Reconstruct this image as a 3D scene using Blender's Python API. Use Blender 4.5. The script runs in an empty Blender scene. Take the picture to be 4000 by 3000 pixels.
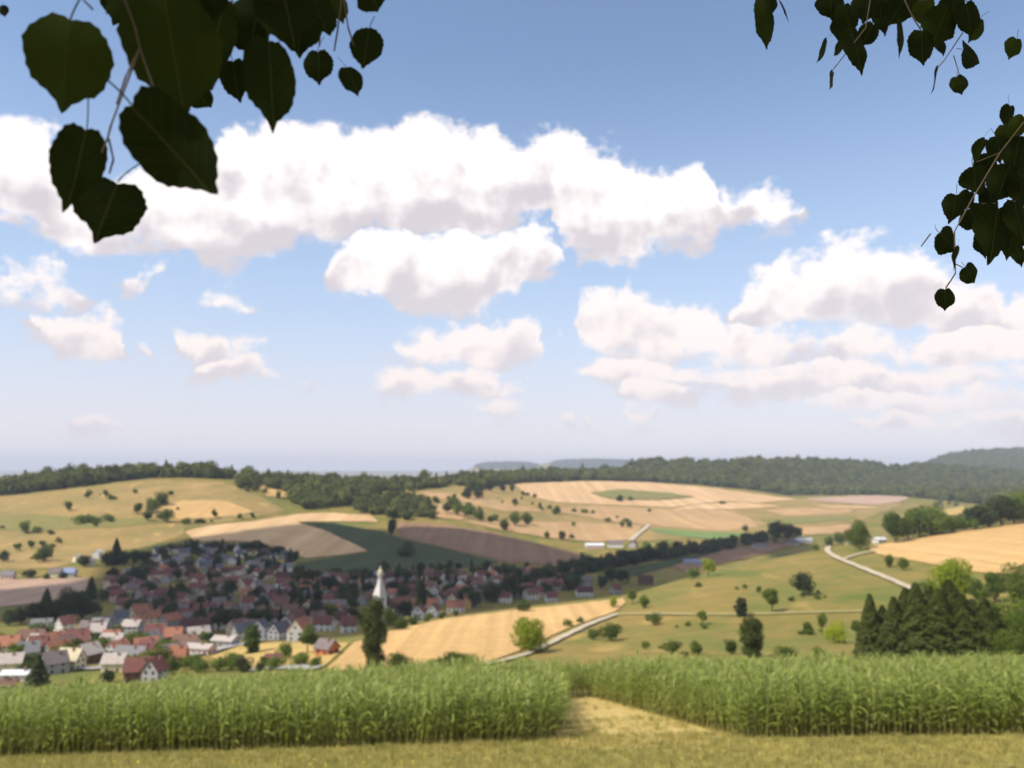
import bpy, bmesh, math, random
import numpy as np
from mathutils import Vector, Matrix
from mathutils.geometry import delaunay_2d_cdt

random.seed(7); RNG = np.random.default_rng(7)
SC = bpy.context.scene
COL = SC.collection

# ------------------------------------------------------------------ camera
VW, VH, F = 2212.0, 1659.0, 1805.0          # pixel frame used for measuring, focal length in those pixels
TH = math.atan(0.1)                          # camera looks slightly up
CT, ST = math.cos(TH), math.sin(TH)
EYE = 100.0
cam_d = bpy.data.cameras.new('camera'); cam = bpy.data.objects.new('camera', cam_d); COL.objects.link(cam)
cam.location = (0, 0, EYE); cam.rotation_euler = (math.pi/2 + TH, 0, 0)
cam_d.sensor_width = 36; cam_d.lens = 36*F/VW
cam_d.clip_start = 0.05; cam_d.clip_end = 60000
cam_d.dof.use_dof = True; cam_d.dof.focus_distance = 1.7; cam_d.dof.aperture_fstop = 4.4
SC.camera = cam

# ------------------------------------------------------------------ light
SUN_EL, SUN_AZ = math.radians(50), math.atan2(-0.80, -0.42)      # azimuth from +Y towards +X: left and a little behind
SUND = Vector((math.sin(SUN_AZ)*math.cos(SUN_EL), math.cos(SUN_AZ)*math.cos(SUN_EL), math.sin(SUN_EL)))
sd = bpy.data.lights.new('sun', 'SUN'); sun = bpy.data.objects.new('sun', sd); COL.objects.link(sun)
sd.energy = 3.1; sd.angle = math.radians(0.53); sd.color = (1.0, 0.94, 0.86)
sun.rotation_euler = SUND.to_track_quat('Z', 'Y').to_euler()
sun.location = (0, 0, 400)

SC.view_settings.view_transform = 'Standard'; SC.view_settings.look = 'None'
SC.view_settings.exposure = 0.75; SC.view_settings.gamma = 1.0; SC.view_settings.use_curve_mapping = False
SC.cycles.use_denoising = True
SC.cycles.max_bounces = 6; SC.cycles.diffuse_bounces = 2; SC.cycles.glossy_bounces = 2
SC.cycles.transmission_bounces = 3; SC.cycles.volume_bounces = 0; SC.cycles.transparent_max_bounces = 6
SC.cycles.caustics_reflective = False; SC.cycles.caustics_refractive = False
SC.cycles.sample_clamp_indirect = 4.0

# ------------------------------------------------------------------ pixel <-> world helpers
def pix(x, y):
    cx = (x - VW/2)/F; cy = (VH/2 - y)/F
    f = CT - cy*ST
    return cx/f, (ST + cy*CT)/f              # u = X/Y, s = Z/Y

def lin(h):
    if isinstance(h, str):
        h = h.lstrip('#'); c = [int(h[i:i+2], 16)/255 for i in (0, 2, 4)]
        return tuple(v/12.92 if v <= 0.04045 else ((v+0.055)/1.055)**2.4 for v in c)
    return tuple(h)

# ------------------------------------------------------------------ world: sky and cumulus
W = bpy.data.worlds.new('World'); SC.world = W; W.use_nodes = True
nt = W.node_tree; nt.nodes.clear(); NN = nt.nodes.new; LK = nt.links.new
def vmath(op, a, b=None, c=None):
    n = NN('ShaderNodeVectorMath'); n.operation = op
    for i, v in enumerate((a, b, c)):
        if v is None: continue
        if hasattr(v, 'links'): LK(v, n.inputs[i])
        else: n.inputs[i].default_value = v
    return n.outputs['Value'] if op in ('DOT_PRODUCT', 'LENGTH') else n.outputs['Vector']
def fmath(op, a, b=None, c=None, clamp=False):
    n = NN('ShaderNodeMath'); n.operation = op; n.use_clamp = clamp
    for i, v in enumerate((a, b, c)):
        if v is None: continue
        if hasattr(v, 'links'): LK(v, n.inputs[i])
        else: n.inputs[i].default_value = v
    return n.outputs[0]
def noise(vec, scale, detail, rough=0.55, out='Fac'):
    n = NN('ShaderNodeTexNoise'); n.noise_dimensions = '2D'; n.inputs['Scale'].default_value = scale
    n.inputs['Detail'].default_value = detail; n.inputs['Roughness'].default_value = rough
    LK(vec, n.inputs['Vector']); return n.outputs[out]
def mrange(v, a, b, c=0.0, d=1.0, smooth=True):
    n = NN('ShaderNodeMapRange'); n.interpolation_type = 'SMOOTHSTEP' if smooth else 'LINEAR'
    LK(v, n.inputs['Value'])
    for k, q in zip(('From Min', 'From Max', 'To Min', 'To Max'), (a, b, c, d)): n.inputs[k].default_value = q
    return n.outputs['Result']
def mixc(f, a, b):
    n = NN('ShaderNodeMix'); n.data_type = 'RGBA'
    if hasattr(f, 'links'): LK(f, n.inputs['Factor'])
    else: n.inputs['Factor'].default_value = f
    for k, v in ((6, a), (7, b)):
        if hasattr(v, 'links'): LK(v, n.inputs[k])
        else: n.inputs[k].default_value = (*v, 1)
    return n.outputs[2]
sky = NN('ShaderNodeTexSky'); sky.sky_type = 'NISHITA'; sky.sun_disc = False
sky.sun_elevation = SUN_EL; sky.sun_rotation = SUN_AZ; sky.altitude = 500
sky.air_density = 1.0; sky.dust_density = 0.8; sky.ozone_density = 1.6
SKY_STRENGTH = 0.108
tc = NN('ShaderNodeTexCoord')
sp = NN('ShaderNodeSeparateXYZ'); LK(tc.outputs['Generated'], sp.inputs[0])
az = fmath('ARCTAN2', sp.outputs[0], sp.outputs[1]); el = fmath('ARCSINE', sp.outputs[2])
cb = NN('ShaderNodeCombineXYZ'); LK(az, cb.inputs[0]); LK(el, cb.inputs[1])
pos = cb.outputs[0]
w1 = vmath('SUBTRACT', noise(pos, 13.0, 2, 0.5, 'Color'), (0.5, 0.5, 0.5))
w2 = vmath('SUBTRACT', noise(pos, 48.0, 3, 0.6, 'Color'), (0.5, 0.5, 0.5))
pw = vmath('MULTIPLY_ADD', w1, (0.050, 0.034, 0), pos)
pw = vmath('MULTIPLY_ADD', w2, (0.017, 0.014, 0), pw)
swp = NN('ShaderNodeSeparateXYZ'); LK(pw, swp.inputs[0]); vw = swp.outputs[1]
AZ0, AZ1, EL1 = -0.64, 0.64, 0.64
tt = fmath('DIVIDE', fmath('SUBTRACT', swp.outputs[0], AZ0), AZ1-AZ0, clamp=True)
# cumulus banks: each list holds clouds side by side; a cloud is (outline of its top, outline of its base) in the measuring frame
BANKS = [
 [([(-110,290),(0,262),(50,256),(100,276),(128,330),(160,405),(230,420),(300,372),(400,385),(452,340),(478,268),(510,262),(545,290),(610,284),(680,278),(760,288),(850,302),(880,274),(920,258),(985,258),(1045,272),(1092,286),(1112,330),(1150,306),(1220,298),(1270,322),(1325,325),(1380,350),(1435,372),(1480,356),(1530,375),(1556,436),(1600,416),(1660,410),(1695,436),(1725,462)],
   [(-110,470),(0,472),(70,488),(100,518),(200,524),(300,528),(400,536),(450,570),(505,556),(600,534),(700,510),(800,500),(900,498),(1000,500),(1095,492),(1150,452),(1185,440),(1205,520),(1250,566),(1310,556),(1370,572),(1410,545),(1480,524),(1530,536),(1560,505),(1600,474),(1680,480),(1725,464)])],
 [([(-110,585),(0,573),(60,569),(110,578),(150,604),(178,642)], [(-110,642),(0,642),(100,650),(178,650)]),
  ([(270,612),(300,592),(330,592),(362,598)], [(270,616),(320,624),(362,604)]),
  ([(430,654),(465,632),(512,630),(550,656)], [(430,662),(480,672),(550,668)]),
  ([(718,590),(742,530),(800,502),(900,502),(960,507),(1020,504),(1058,524),(1100,496),(1150,474),(1190,490),(1208,556)], [(718,594),(760,634),(830,652),(900,664),(980,672),(1060,660),(1112,634),(1132,604),(1208,560)]),
  ([(1580,664),(1635,612),(1700,562),(1740,572),(1790,542),(1850,530),(1900,540),(1992,548),(2022,586),(2064,598),(2120,622),(2160,652),(2340,632)], [(1580,684),(1650,694),(1750,700),(1850,690),(1950,688),(2060,700),(2160,706),(2340,700)])],
 [([(72,692),(130,683),(180,686),(250,680),(284,718),(312,752)], [(72,698),(120,754),(160,774),(220,782),(280,768),(312,758)]),
  ([(328,756),(370,712),(420,728),(460,742),(486,768)], [(328,762),(400,774),(486,778)]),
  ([(812,748),(860,728),(920,706),(1000,720),(1080,702),(1140,694),(1194,714)], [(812,752),(880,784),(960,800),(1060,794),(1150,778),(1194,740)]),
  ([(1196,694),(1240,652),(1300,624),(1350,622),(1400,646),(1450,662),(1520,688),(1560,712),(1600,694),(1700,702),(1800,722),(1900,716),(1990,730),(2100,708),(2340,700)], [(1196,716),(1260,750),(1310,770),(1400,776),(1500,784),(1600,790),(1700,784),(1850,776),(2000,782),(2340,790)])],
 [([(414,806),(460,774),(520,764),(560,776),(606,806)], [(414,814),(500,820),(606,814)]),
  ([(808,832),(860,798),(920,803),(1000,792),(1050,802),(1092,832)], [(808,840),(900,856),(1000,864),(1060,856),(1092,842)]),
  ([(1212,818),(1280,784),(1340,767),(1420,778),(1490,806),(1580,806),(1650,788),(1700,782),(1850,792),(2000,796),(2340,786)], [(1212,824),(1300,828),(1440,822),(1560,838),(1610,850),(1735,854),(1785,840),(1950,842),(2340,850)])],
 [([(172,912),(220,899),(282,910)], [(172,916),(230,924),(282,918)]),
  ([(628,828),(645,822),(662,828)], [(628,832),(645,836),(662,832)]),
  ([(1080,852),(1110,828),(1150,842)], [(1080,858),(1115,862),(1150,854)]),
  ([(1336,854),(1380,820),(1430,818),(1500,846)], [(1336,862),(1400,884),(1500,878)]),
  ([(1750,876),(1830,846),(2000,842),(2340,838)], [(1750,886),(1900,886),(2100,884),(2340,894)])],
 [([(1040,880),(1080,864),(1156,876)], [(1040,888),(1090,898),(1156,890)]),
  ([(1224,890),(1250,878),(1276,890)], [(1224,896),(1250,902),(1276,896)]),
  ([(1290,914),(1340,893),(1428,888)], [(1290,920),(1360,936),(1428,904)]),
  ([(1850,906),(1960,894),(2100,898),(2340,890)], [(1850,912),(2000,930),(2150,926),(2340,938)])],
]
def ael(x, y):
    u, s = pix(x, y); a = math.atan(u); return (a-AZ0)/(AZ1-AZ0), math.atan(s*math.cos(a))/EL1
ctl = NN('ShaderNodeCombineXYZ'); LK(tt, ctl.inputs[0]); LK(tt, ctl.inputs[1]); LK(tt, ctl.inputs[2])
G = None; H = None
for bank in BANKS:
    cn = NN('ShaderNodeRGBCurve'); LK(ctl.outputs[0], cn.inputs['Color'])
    for ci, pick in ((0, 0), (1, 1)):
        pts = []
        for cl_ in bank:
            L = [ael(*p) for p in cl_[pick]]
            sgn = -0.045 if pick == 0 else 0.045
            m0 = (ael(*cl_[0][0])[1]+ael(*cl_[1][0])[1])/2; m1 = (ael(*cl_[0][-1])[1]+ael(*cl_[1][-1])[1])/2
            pts += [(L[0][0]-0.012, m0+sgn)]+L+[(L[-1][0]+0.012, m1+sgn)]
        pts = sorted([(min(1, max(0, a)), min(1, max(0, b))) for a, b in pts])
        cv = cn.mapping.curves[ci]
        while len(cv.points) > 2: cv.points.remove(cv.points[-1])
        cv.points[0].location = (0.0, pts[0][1]); cv.points[1].location = (1.0, pts[-1][1])
        last = 0.0
        for a, b in pts:
            if a <= last+0.0008 or a >= 0.9992: continue
            cv.points.new(a, b); last = a
        for p in cv.points: p.handle_type = 'VECTOR'
    cn.mapping.update()
    sc_ = NN('ShaderNodeSeparateXYZ'); LK(cn.outputs[0], sc_.inputs[0])
    up = fmath('MULTIPLY_ADD', sc_.outputs[0], EL1, fmath('MULTIPLY', vw, -1.0))       # top - v
    dn = fmath('MULTIPLY_ADD', sc_.outputs[1], -EL1, vw)                                # v - base
    g = fmath('MINIMUM', up, dn)
    h = fmath('DIVIDE', dn, fmath('MAXIMUM', fmath('ADD', up, dn), 0.012))
    if G is None: G, H = g, h
    else:
        c = fmath('GREATER_THAN', g, G)
        H = fmath('MULTIPLY_ADD', c, fmath('SUBTRACT', h, H), H); G = fmath('MAXIMUM', G, g)
# beyond the view the same broken cumulus goes on
gen = fmath('MULTIPLY', fmath('SUBTRACT', noise(pw, 4.5, 3, 0.5), 0.56), 0.35)
out = fmath('MAXIMUM', fmath('GREATER_THAN', fmath('ABSOLUTE', az), 0.62), fmath('GREATER_THAN', el, 0.56))
G = fmath('MULTIPLY_ADD', out, fmath('SUBTRACT', gen, G), G)
H = fmath('MULTIPLY_ADD', out, fmath('SUBTRACT', 0.6, H), H)
er = fmath('SUBTRACT', noise(pw, 55.0, 5, 0.65), 0.5)
er2 = fmath('SUBTRACT', noise(vmath('MULTIPLY', pos, (0.8, 1.5, 1)), 12.0, 4, 0.6), 0.5)
dens = fmath('ADD', fmath('MULTIPLY_ADD', er2, 0.075, fmath('MULTIPLY_ADD', er, 0.026, G)), 0.004)
alpha = mrange(dens, -0.007, 0.012)
rel = fmath('SUBTRACT', noise(pos, 15.0, 3, 0.5), noise(vmath('ADD', pos, (-0.012, 0.018, 0)), 15.0, 3, 0.5))
sh = fmath('ADD', fmath('MULTIPLY_ADD', rel, 1.7, H), fmath('MULTIPLY', fmath('SUBTRACT', 1.0, mrange(dens, 0.0, 0.03)), 0.22))
lit = mrange(sh, 0.0, 0.70)
low = mrange(el, 0.02, 0.34)
cbase = mixc(low, (0.47, 0.44, 0.465), (0.44, 0.405, 0.43))
ctop = mixc(low, (0.62, 0.55, 0.53), (0.70, 0.655, 0.64))
ccol = mixc(lit, cbase, ctop)
fade = fmath('MULTIPLY', alpha, mrange(el, 0.02, 0.12, 0.65, 0.98))
skc = vmath('SCALE', sky.outputs[0]); skc.node.inputs['Scale'].default_value = SKY_STRENGTH
hz = mixc(mrange(el, 0.0, 0.24), (0.51, 0.485, 0.52), (0.37, 0.44, 0.57))
air = mixc(mrange(el, -0.03, 0.50, 0.92, 0.04), skc, hz)     # low summer haze in the sky
fin = mixc(fade, air, ccol)
bg = NN('ShaderNodeBackground'); LK(fin, bg.inputs['Color']); bg.inputs['Strength'].default_value = 1.0
ow = NN('ShaderNodeOutputWorld'); LK(bg.outputs[0], ow.inputs['Surface'])
W.cycles.sampling_method = 'MANUAL'; W.cycles.sample_map_resolution = 256

# ------------------------------------------------------------------ materials
def new_mat(name):
    m = bpy.data.materials.new(name); m.use_nodes = True
    t = m.node_tree; b = t.nodes['Principled BSDF']; return m, t, b
def N(t, ty, **kw):
    n = t.nodes.new(ty)
    for k, v in kw.items(): setattr(n, k, v)
    return n
def tnoise(t, vec, scale, detail=4, rough=0.6):
    n = N(t, 'ShaderNodeTexNoise'); n.inputs['Scale'].default_value = scale; n.inputs['Detail'].default_value = detail
    n.inputs['Roughness'].default_value = rough; t.links.new(vec, n.inputs['Vector']); return n.outputs['Fac']
def tmix(t, f, a, b, mode='MIX'):
    n = N(t, 'ShaderNodeMix', data_type='RGBA', blend_type=mode)
    if hasattr(f, 'links'): t.links.new(f, n.inputs[0])
    else: n.inputs[0].default_value = f
    for k, v in ((6, a), (7, b)):
        if hasattr(v, 'links'): t.links.new(v, n.inputs[k])
        else: n.inputs[k].default_value = (*v[:3], 1)
    return n.outputs[2]
def tramp(t, v, lo, hi):
    n = N(t, 'ShaderNodeMapRange'); n.inputs['From Min'].default_value = lo; n.inputs['From Max'].default_value = hi
    t.links.new(v, n.inputs['Value']); return n.outputs['Result']
def tpos(t, stretch=None, rot=0.0):
    g = N(t, 'ShaderNodeNewGeometry').outputs['Position']
    if stretch is None: return g
    m = N(t, 'ShaderNodeMapping'); m.inputs['Scale'].default_value = stretch; m.inputs['Rotation'].default_value = (0, 0, rot)
    t.links.new(g, m.inputs['Vector']); return m.outputs[0]
def soil_mat(name, c1, c2, c3=None, big=0.012, small=0.25, rows=None, rough=0.95, rsc=0.25, patch=None):
    """field surface: two colours in large patches, fine grain, optional tractor-row streaks (angle)"""
    m, t, b = new_mat(name)
    p = tpos(t)
    c = tmix(t, tramp(t, tnoise(t, p, big, 5), 0.36, 0.64), c1, c2)
    if rows is not None:
        pr = tpos(t, (rsc, rsc*0.02, rsc*0.02), rows)
        c = tmix(t, tramp(t, tnoise(t, pr, 1.0, 3), 0.35, 0.65), c, tuple(v*0.86 for v in c2))
    if patch is not None:
        pp = tpos(t, (0.035, 0.022, 0.03), 0.3)
        c = tmix(t, tramp(t, tnoise(t, pp, 1.0, 5, 0.6), 0.44, 0.68), c, patch)
        pp = tpos(t, (0.05, 0.03, 0.05), -0.4)
        c = tmix(t, tramp(t, tnoise(t, pp, 1.0, 5, 0.6), 0.60, 0.70), c, tuple(v*1.35 for v in c1))
    if c3 is not None:
        c = tmix(t, tramp(t, tnoise(t, p, big*3.1, 5, 0.65), 0.56, 0.72), c, c3)
    c = tmix(t, 0.30, c, tmix(t, tnoise(t, p, big*7, 4, 0.65), (0.35, 0.40, 0.35), (1.55, 1.5, 1.5)), 'MULTIPLY')
    c = tmix(t, 0.35, c, tmix(t, tnoise(t, p, small, 4, 0.7), (0.25, 0.25, 0.25), (1.6, 1.6, 1.6)), 'MULTIPLY')
    t.links.new(c, b.inputs['Base Color']); b.inputs['Roughness'].default_value = rough
    b.inputs['Specular IOR Level'].default_value = 0.1
    return m
def leaf_mat(name, c1, c2, rough=0.65, trans=0.25, patch=1.3, spec=0.12):
    """foliage: colour differs between plants and between clumps of one plant"""
    m, t, b = new_mat(name)
    oi = N(t, 'ShaderNodeObjectInfo'); g = N(t, 'ShaderNodeTexCoord').outputs['Object']
    k = tramp(t, tnoise(t, g, patch, 3), 0.3, 0.7)
    c = tmix(t, k, c1, c2)
    c = tmix(t, 0.55, c, tmix(t, oi.outputs['Random'], tuple(v*0.55 for v in c1), tuple(v*1.35 for v in c2)))
    t.links.new(c, b.inputs['Base Color']); b.inputs['Roughness'].default_value = rough
    b.inputs['Specular IOR Level'].default_value = spec
    tr = N(t, 'ShaderNodeBsdfTranslucent'); t.links.new(c, tr.inputs['Color'])
    mx = N(t, 'ShaderNodeMixShader'); mx.inputs[0].default_value = trans
    t.links.new(b.outputs[0], mx.inputs[1]); t.links.new(tr.outputs[0], mx.inputs[2])
    t.links.new(mx.outputs[0], t.nodes['Material Output'].inputs['Surface'])
    return m
def plain_mat(name, c, rough=0.8, var=0.25, scale=0.8, spec=0.3, streak=None):
    m, t, b = new_mat(name)
    g = N(t, 'ShaderNodeTexCoord').outputs['Object']
    n = tnoise(t, g, scale, 5, 0.65)
    c2 = tmix(t, n, tuple(v*(1-var) for v in c), tuple(min(1, v*(1+var)) for v in c))
    if streak:
        w = N(t, 'ShaderNodeTexWave'); w.inputs['Scale'].default_value = streak; w.inputs['Distortion'].default_value = 0.6
        w.bands_direction = 'Z'; t.links.new(g, w.inputs['Vector'])
        c2 = tmix(t, tramp(t, w.outputs['Fac'], 0.0, 0.35), tuple(v*0.7 for v in c), c2)
    t.links.new(c2, b.inputs['Base Color']); b.inputs['Roughness'].default_value = rough
    b.inputs['Specular IOR Level'].default_value = spec
    return m

# ------------------------------------------------------------------ terrain (heights measured along sight lines)
# every line: list of (x, distance, y or None, z or None); z relative to the eye
LINES = [
 [(-900,.5,None,-1.6),(3100,.5,None,-1.6)],
 [(-900,6,None,-3.2),(3100,6,None,-3.1)],
 [(-900,21.5,1668,None),(0,21.5,1672,None),(1106,21.5,1666,None),(2212,21.5,1662,None),(3100,21.5,1655,None)],
 [(-900,27,1655,None),(0,27,1639,None),(400,27,1627,None),(800,27,1615,None),(1180,27,1604,None),(1600,27,1598,None),(2212,27,1590,None),(3100,27,1580,None)],
 [(-900,50,1610,None),(0,50,1566,None),(250,50,1550,None),(500,50,1533,None),(750,50,1513,None),(1000,50,1502,None),(1500,50,1494,None),(2212,50,1488,None),(3100,50,1478,None)],
 [(-900,190,1490,None),(0,190,1488,None),(300,190,1480,None),(600,180,1472,None),(1000,150,1458,None),(1500,122,1448,None),(2000,110,1446,None),(3100,105,1446,None)],
 [(-900,235,1440,None),(0,235,1434,None),(250,235,1432,None),(500,225,1434,None),(750,192,1432,None),(950,190,1425,None),(1150,205,1402,None),(1330,230,1375,None),(1500,225,1355,None),(1750,220,1342,None),(2000,235,1312,None),(2212,240,1290,None),(3100,250,1260,None)],
 [(-900,285,1390,None),(0,282,1386,None),(250,282,1385,None),(500,272,1392,None),(750,238,1387,None),(940,275,1342,None),(1150,312,1314,None),(1360,345,1290,None),(1500,390,1244,None),(1640,420,1213,None),(1780,440,1186,None),(1900,460,1166,None),(2050,470,1146,None),(2212,480,1125,None),(2500,500,1100,None),(3100,520,1080,None)],
 [(-900,420,None,-67),(500,420,None,-67),(750,385,None,-66),(940,402,None,-67),(1150,432,None,-69),(1360,470,None,-71),(1500,520,None,-72),(1640,560,None,-72),(1780,600,None,-72),(1900,640,None,-68),(2050,660,None,-58),(3100,700,None,-46)],
 [(-900,560,1228,None),(0,560,1226,None),(500,590,1218,None),(750,610,1214,None),(1000,625,1214,None),(1250,640,1212,None),(1500,720,1186,None),(1750,850,1150,None),(1900,930,1136,None),(2000,1000,None,-58),(3100,1050,None,-50)],
 [(-900,650,1190,None),(0,645,1190,None),(250,665,1172,None),(500,700,1168,None),(750,720,1168,None),(1000,760,1158,None),(1250,840,1162,None),(1500,1000,1134,None),(1750,1150,1108,None),(2000,1300,None,-62),(3100,1300,None,-50)],
 [(-900,800,1105,None),(0,800,1104,None),(250,850,1080,None),(500,880,1078,None),(640,880,1104,None),(750,900,1106,None),(1000,960,1094,None),(1250,1200,1082,None),(1500,1300,1088,None),(1750,1450,1080,None),(2000,1600,1074,None),(3100,1600,1060,None)],
 [(-900,950,1072,None),(0,950,1062,None),(120,980,1048,None),(250,1020,1034,None),(420,1020,1030,None),(520,1020,1036,None),(750,1090,1052,None),(1000,1260,1044,None),(1250,1600,1037,None),(1500,1700,1044,None),(1750,1800,1064,None),(1950,1900,1064,None),(2212,2000,1062,None),(3100,2000,1050,None)],
 [(-900,1080,1062,None),(0,1080,1053,None),(110,1090,1038,None),(250,1100,1026,None),(420,1110,1023,None),(520,1120,1029,None),(750,1270,1036,None),(1000,1500,1027,None),(1250,1900,1020,None),(1330,2000,1014,None),(1400,2050,1008,None),(1480,2100,998,None),(1540,2100,1003,None),(1610,2150,995,None),(1720,2250,994,None),(1860,2400,1001,None),(1950,2500,1010,None),(2212,2600,1028,None),(3100,2600,1030,None)],
 [(-900,1700,None,-85),(600,1900,None,-75),(1000,2300,None,-45),(1500,3000,None,-50),(3100,3100,None,-70)],
 [(-900,4000,None,-72),(0,4000,1040,None),(1000,4100,None,-70),(1880,4200,None,-70),(1950,4200,1024,None),(1990,4200,1007,None),(2040,4200,985,None),(2100,4200,975,None),(2212,4200,972,None),(2600,4200,966,None),(3100,4200,985,None)],
 [(-900,6500,None,-110),(3100,6500,None,-110)],
 [(-900,9500,None,-110),(1000,9500,None,-90),(1020,9500,1006,None),(1055,9500,998,None),(1130,9500,997,None),(1165,9500,1003,None),(1195,9500,997,None),(1215,9500,992,None),(1300,9500,990,None),(1390,9500,995,None),(1440,9500,1003,None),(1500,9500,None,-90),(3100,9500,None,-110)],
 [(-900,11500,None,-130),(3100,11500,None,-130)],
 [(-900,15000,None,-60),(3100,15000,None,-60)],
]
UC = np.linspace(-1.12, 1.12, 720)
YR = np.concatenate([np.geomspace(0.5, 20, 40)[:-1], np.geomspace(20, 1300, 300)[:-1], np.geomspace(1300, 15000, 110)])
LY = np.zeros((len(LINES), len(UC))); LZ = np.zeros_like(LY)
def smooth1(a, k):
    if k < 1: return a
    w = np.hanning(2*k+3)[1:-1]; w /= w.sum()
    return np.convolve(np.pad(a, k, mode='edge'), w, mode='valid')
for i, L in enumerate(LINES):
    us, ys, zs = [], [], []
    for (x, d, y, z) in L:
        u, s = pix(x, y if y is not None else 1200)
        us.append(u); ys.append(d); zs.append(s*d if z is None else z)
    k = 3 if i in (15, 17) else (5 if i == 13 else 14)
    LY[i] = smooth1(np.interp(UC, us, ys), k); LZ[i] = smooth1(np.interp(UC, us, zs), k)
ZT = np.zeros((len(YR), len(UC)))
def pchip(x, y, xq):
    h = np.diff(x); dl = np.diff(y)/h
    d = np.zeros_like(y)
    for k in range(1, len(x)-1):
        if dl[k-1]*dl[k] > 0:
            w1, w2 = 2*h[k]+h[k-1], h[k]+2*h[k-1]
            d[k] = (w1+w2)/(w1/dl[k-1]+w2/dl[k])
    d[0], d[-1] = dl[0], dl[-1]
    i = np.clip(np.searchsorted(x, xq)-1, 0, len(h)-1); t = (xq-x[i])/h[i]
    return (y[i]*(1+2*t)*(1-t)**2 + h[i]*d[i]*t*(1-t)**2 + y[i+1]*t*t*(3-2*t) + h[i]*d[i+1]*t*t*(t-1))
for j in range(len(UC)):
    ZT[:, j] = pchip(LY[:, j], LZ[:, j], YR)
XX = UC[None, :]*YR[:, None]; YY = np.repeat(YR[:, None], len(UC), 1)
# gentle swells of real ground
ZT += (np.sin(XX/37+1.3)*np.sin(YY/51+0.4)*0.5 + np.sin(XX/13.1)*np.sin(YY/17.3+2)*0.12)*np.clip((YY-60)/120, 0, 1)
LOGY = np.log(YR)
def height(X, Y):
    u = X/Y; fj = np.clip((u-UC[0])/(UC[1]-UC[0]), 0, len(UC)-1.001); j = int(fj); b = fj-j
    fi = np.interp(math.log(Y), LOGY, np.arange(len(YR))); i = min(int(fi), len(YR)-2); a = fi-i
    return ((ZT[i, j]*(1-b)+ZT[i, j+1]*b)*(1-a) + (ZT[i+1, j]*(1-b)+ZT[i+1, j+1]*b)*a)
def hit(x, y, ymin=18.0):
    """ground point seen at (x, y): (X, Y, Z) with Z relative to the eye"""
    u, s = pix(x, y)
    fj = np.clip((u-UC[0])/(UC[1]-UC[0]), 0, len(UC)-1.001); j = int(fj); b = fj-j
    prof = (ZT[:, j]*(1-b)+ZT[:, j+1]*b)/YR
    i0 = np.searchsorted(YR, ymin)
    idx = np.nonzero(prof[i0:] >= s)[0]
    if len(idx) == 0:
        i = i0+int(np.argmax(prof[i0:])); Y = YR[i]
    else:
        i = i0+idx[0]
        if i == i0: Y = YR[i]
        else:
            a = (s-prof[i-1])/(prof[i]-prof[i-1]+1e-12); Y = YR[i-1]+(YR[i]-YR[i-1])*a
    return u*Y, Y, height(u*Y, Y)

def mesh_obj(name, verts, faces, mats, parent=None, smooth=False, midx=None):
    me = bpy.data.meshes.new(name)
    me.from_pydata([tuple(v) for v in verts], [], [tuple(f) for f in faces])
    for m in (mats if isinstance(mats, (list, tuple)) else [mats]): me.materials.append(m)
    if midx is not None: me.polygons.foreach_set('material_index', np.asarray(midx, dtype=np.int32))
    if smooth: me.polygons.foreach_set('use_smooth', np.ones(len(me.polygons), dtype=bool))
    me.update()
    o = bpy.data.objects.new(name, me)
    if parent is not False: COL.objects.link(o)
    if parent: o.parent = parent
    return o
def tag(o, label=None, cat=None, group=None, kind=None):
    for k, v in (('label', label), ('category', cat), ('group', group), ('kind', kind)):
        if v: o[k] = v
    return o
def empty(name, loc, rz=0.0, sc=1.0):
    o = bpy.data.objects.new(name, None); COL.objects.link(o)
    o.location = loc; o.rotation_euler = (0, 0, rz); o.scale = (sc, sc, sc) if not isinstance(sc, tuple) else sc
    o.empty_display_size = 0.1
    return o
def child(name, mesh, parent):
    o = bpy.data.objects.new(name, mesh); COL.objects.link(o); o.parent = parent; return o

# base ground: dry summer meadow
m_ground = soil_mat('dry_meadow', lin('#927b45'), lin('#7c7238'), lin('#5e6c2c'), big=0.014, small=0.35, patch=lin('#676f34'))
nr, nc = ZT.shape
V = np.stack([XX.ravel(), YY.ravel(), ZT.ravel()+EYE], 1)
ii, jj = np.meshgrid(np.arange(nr-1), np.arange(nc-1), indexing='ij')
q = np.stack([ii*nc+jj, ii*nc+jj+1, (ii+1)*nc+jj+1, (ii+1)*nc+jj], -1).reshape(-1, 4)
# the hill top behind and beside the viewer
gx, gy = np.meshgrid(np.linspace(-260, 260, 60), np.linspace(-120, 110, 50))
gz = -1.6 - np.where(gy > 0, gy*0.27, gy*0.03) - 0.9 + EYE - 0.004*np.abs(gx)
V2 = np.stack([gx.ravel(), gy.ravel(), gz.ravel()], 1)
V2[:, 2] -= np.where((gy.ravel() > -4) & (gy.ravel() < 4), 0.0, 0.0)
i2, j2 = np.meshgrid(np.arange(49), np.arange(59), indexing='ij')
q2 = np.stack([i2*60+j2, i2*60+j2+1, (i2+1)*60+j2+1, (i2+1)*60+j2], -1).reshape(-1, 4)+len(V)
me = bpy.data.meshes.new('ground'); AV = np.vstack([V, V2]); AF = np.vstack([q, q2]).astype(np.int32)
me.vertices.add(len(AV)); me.vertices.foreach_set('co', AV.ravel())
me.loops.add(AF.size); me.loops.foreach_set('vertex_index', AF.ravel())
me.polygons.add(len(AF)); me.polygons.foreach_set('loop_start', np.arange(0, AF.size, 4, dtype=np.int32))
me.polygons.foreach_set('use_smooth', np.ones(len(AF), dtype=bool)); me.materials.append(m_ground)
me.update(calc_edges=True); me.validate()
ground = bpy.data.objects.new('ground', me); COL.objects.link(ground); tag(ground, kind='structure')

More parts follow.
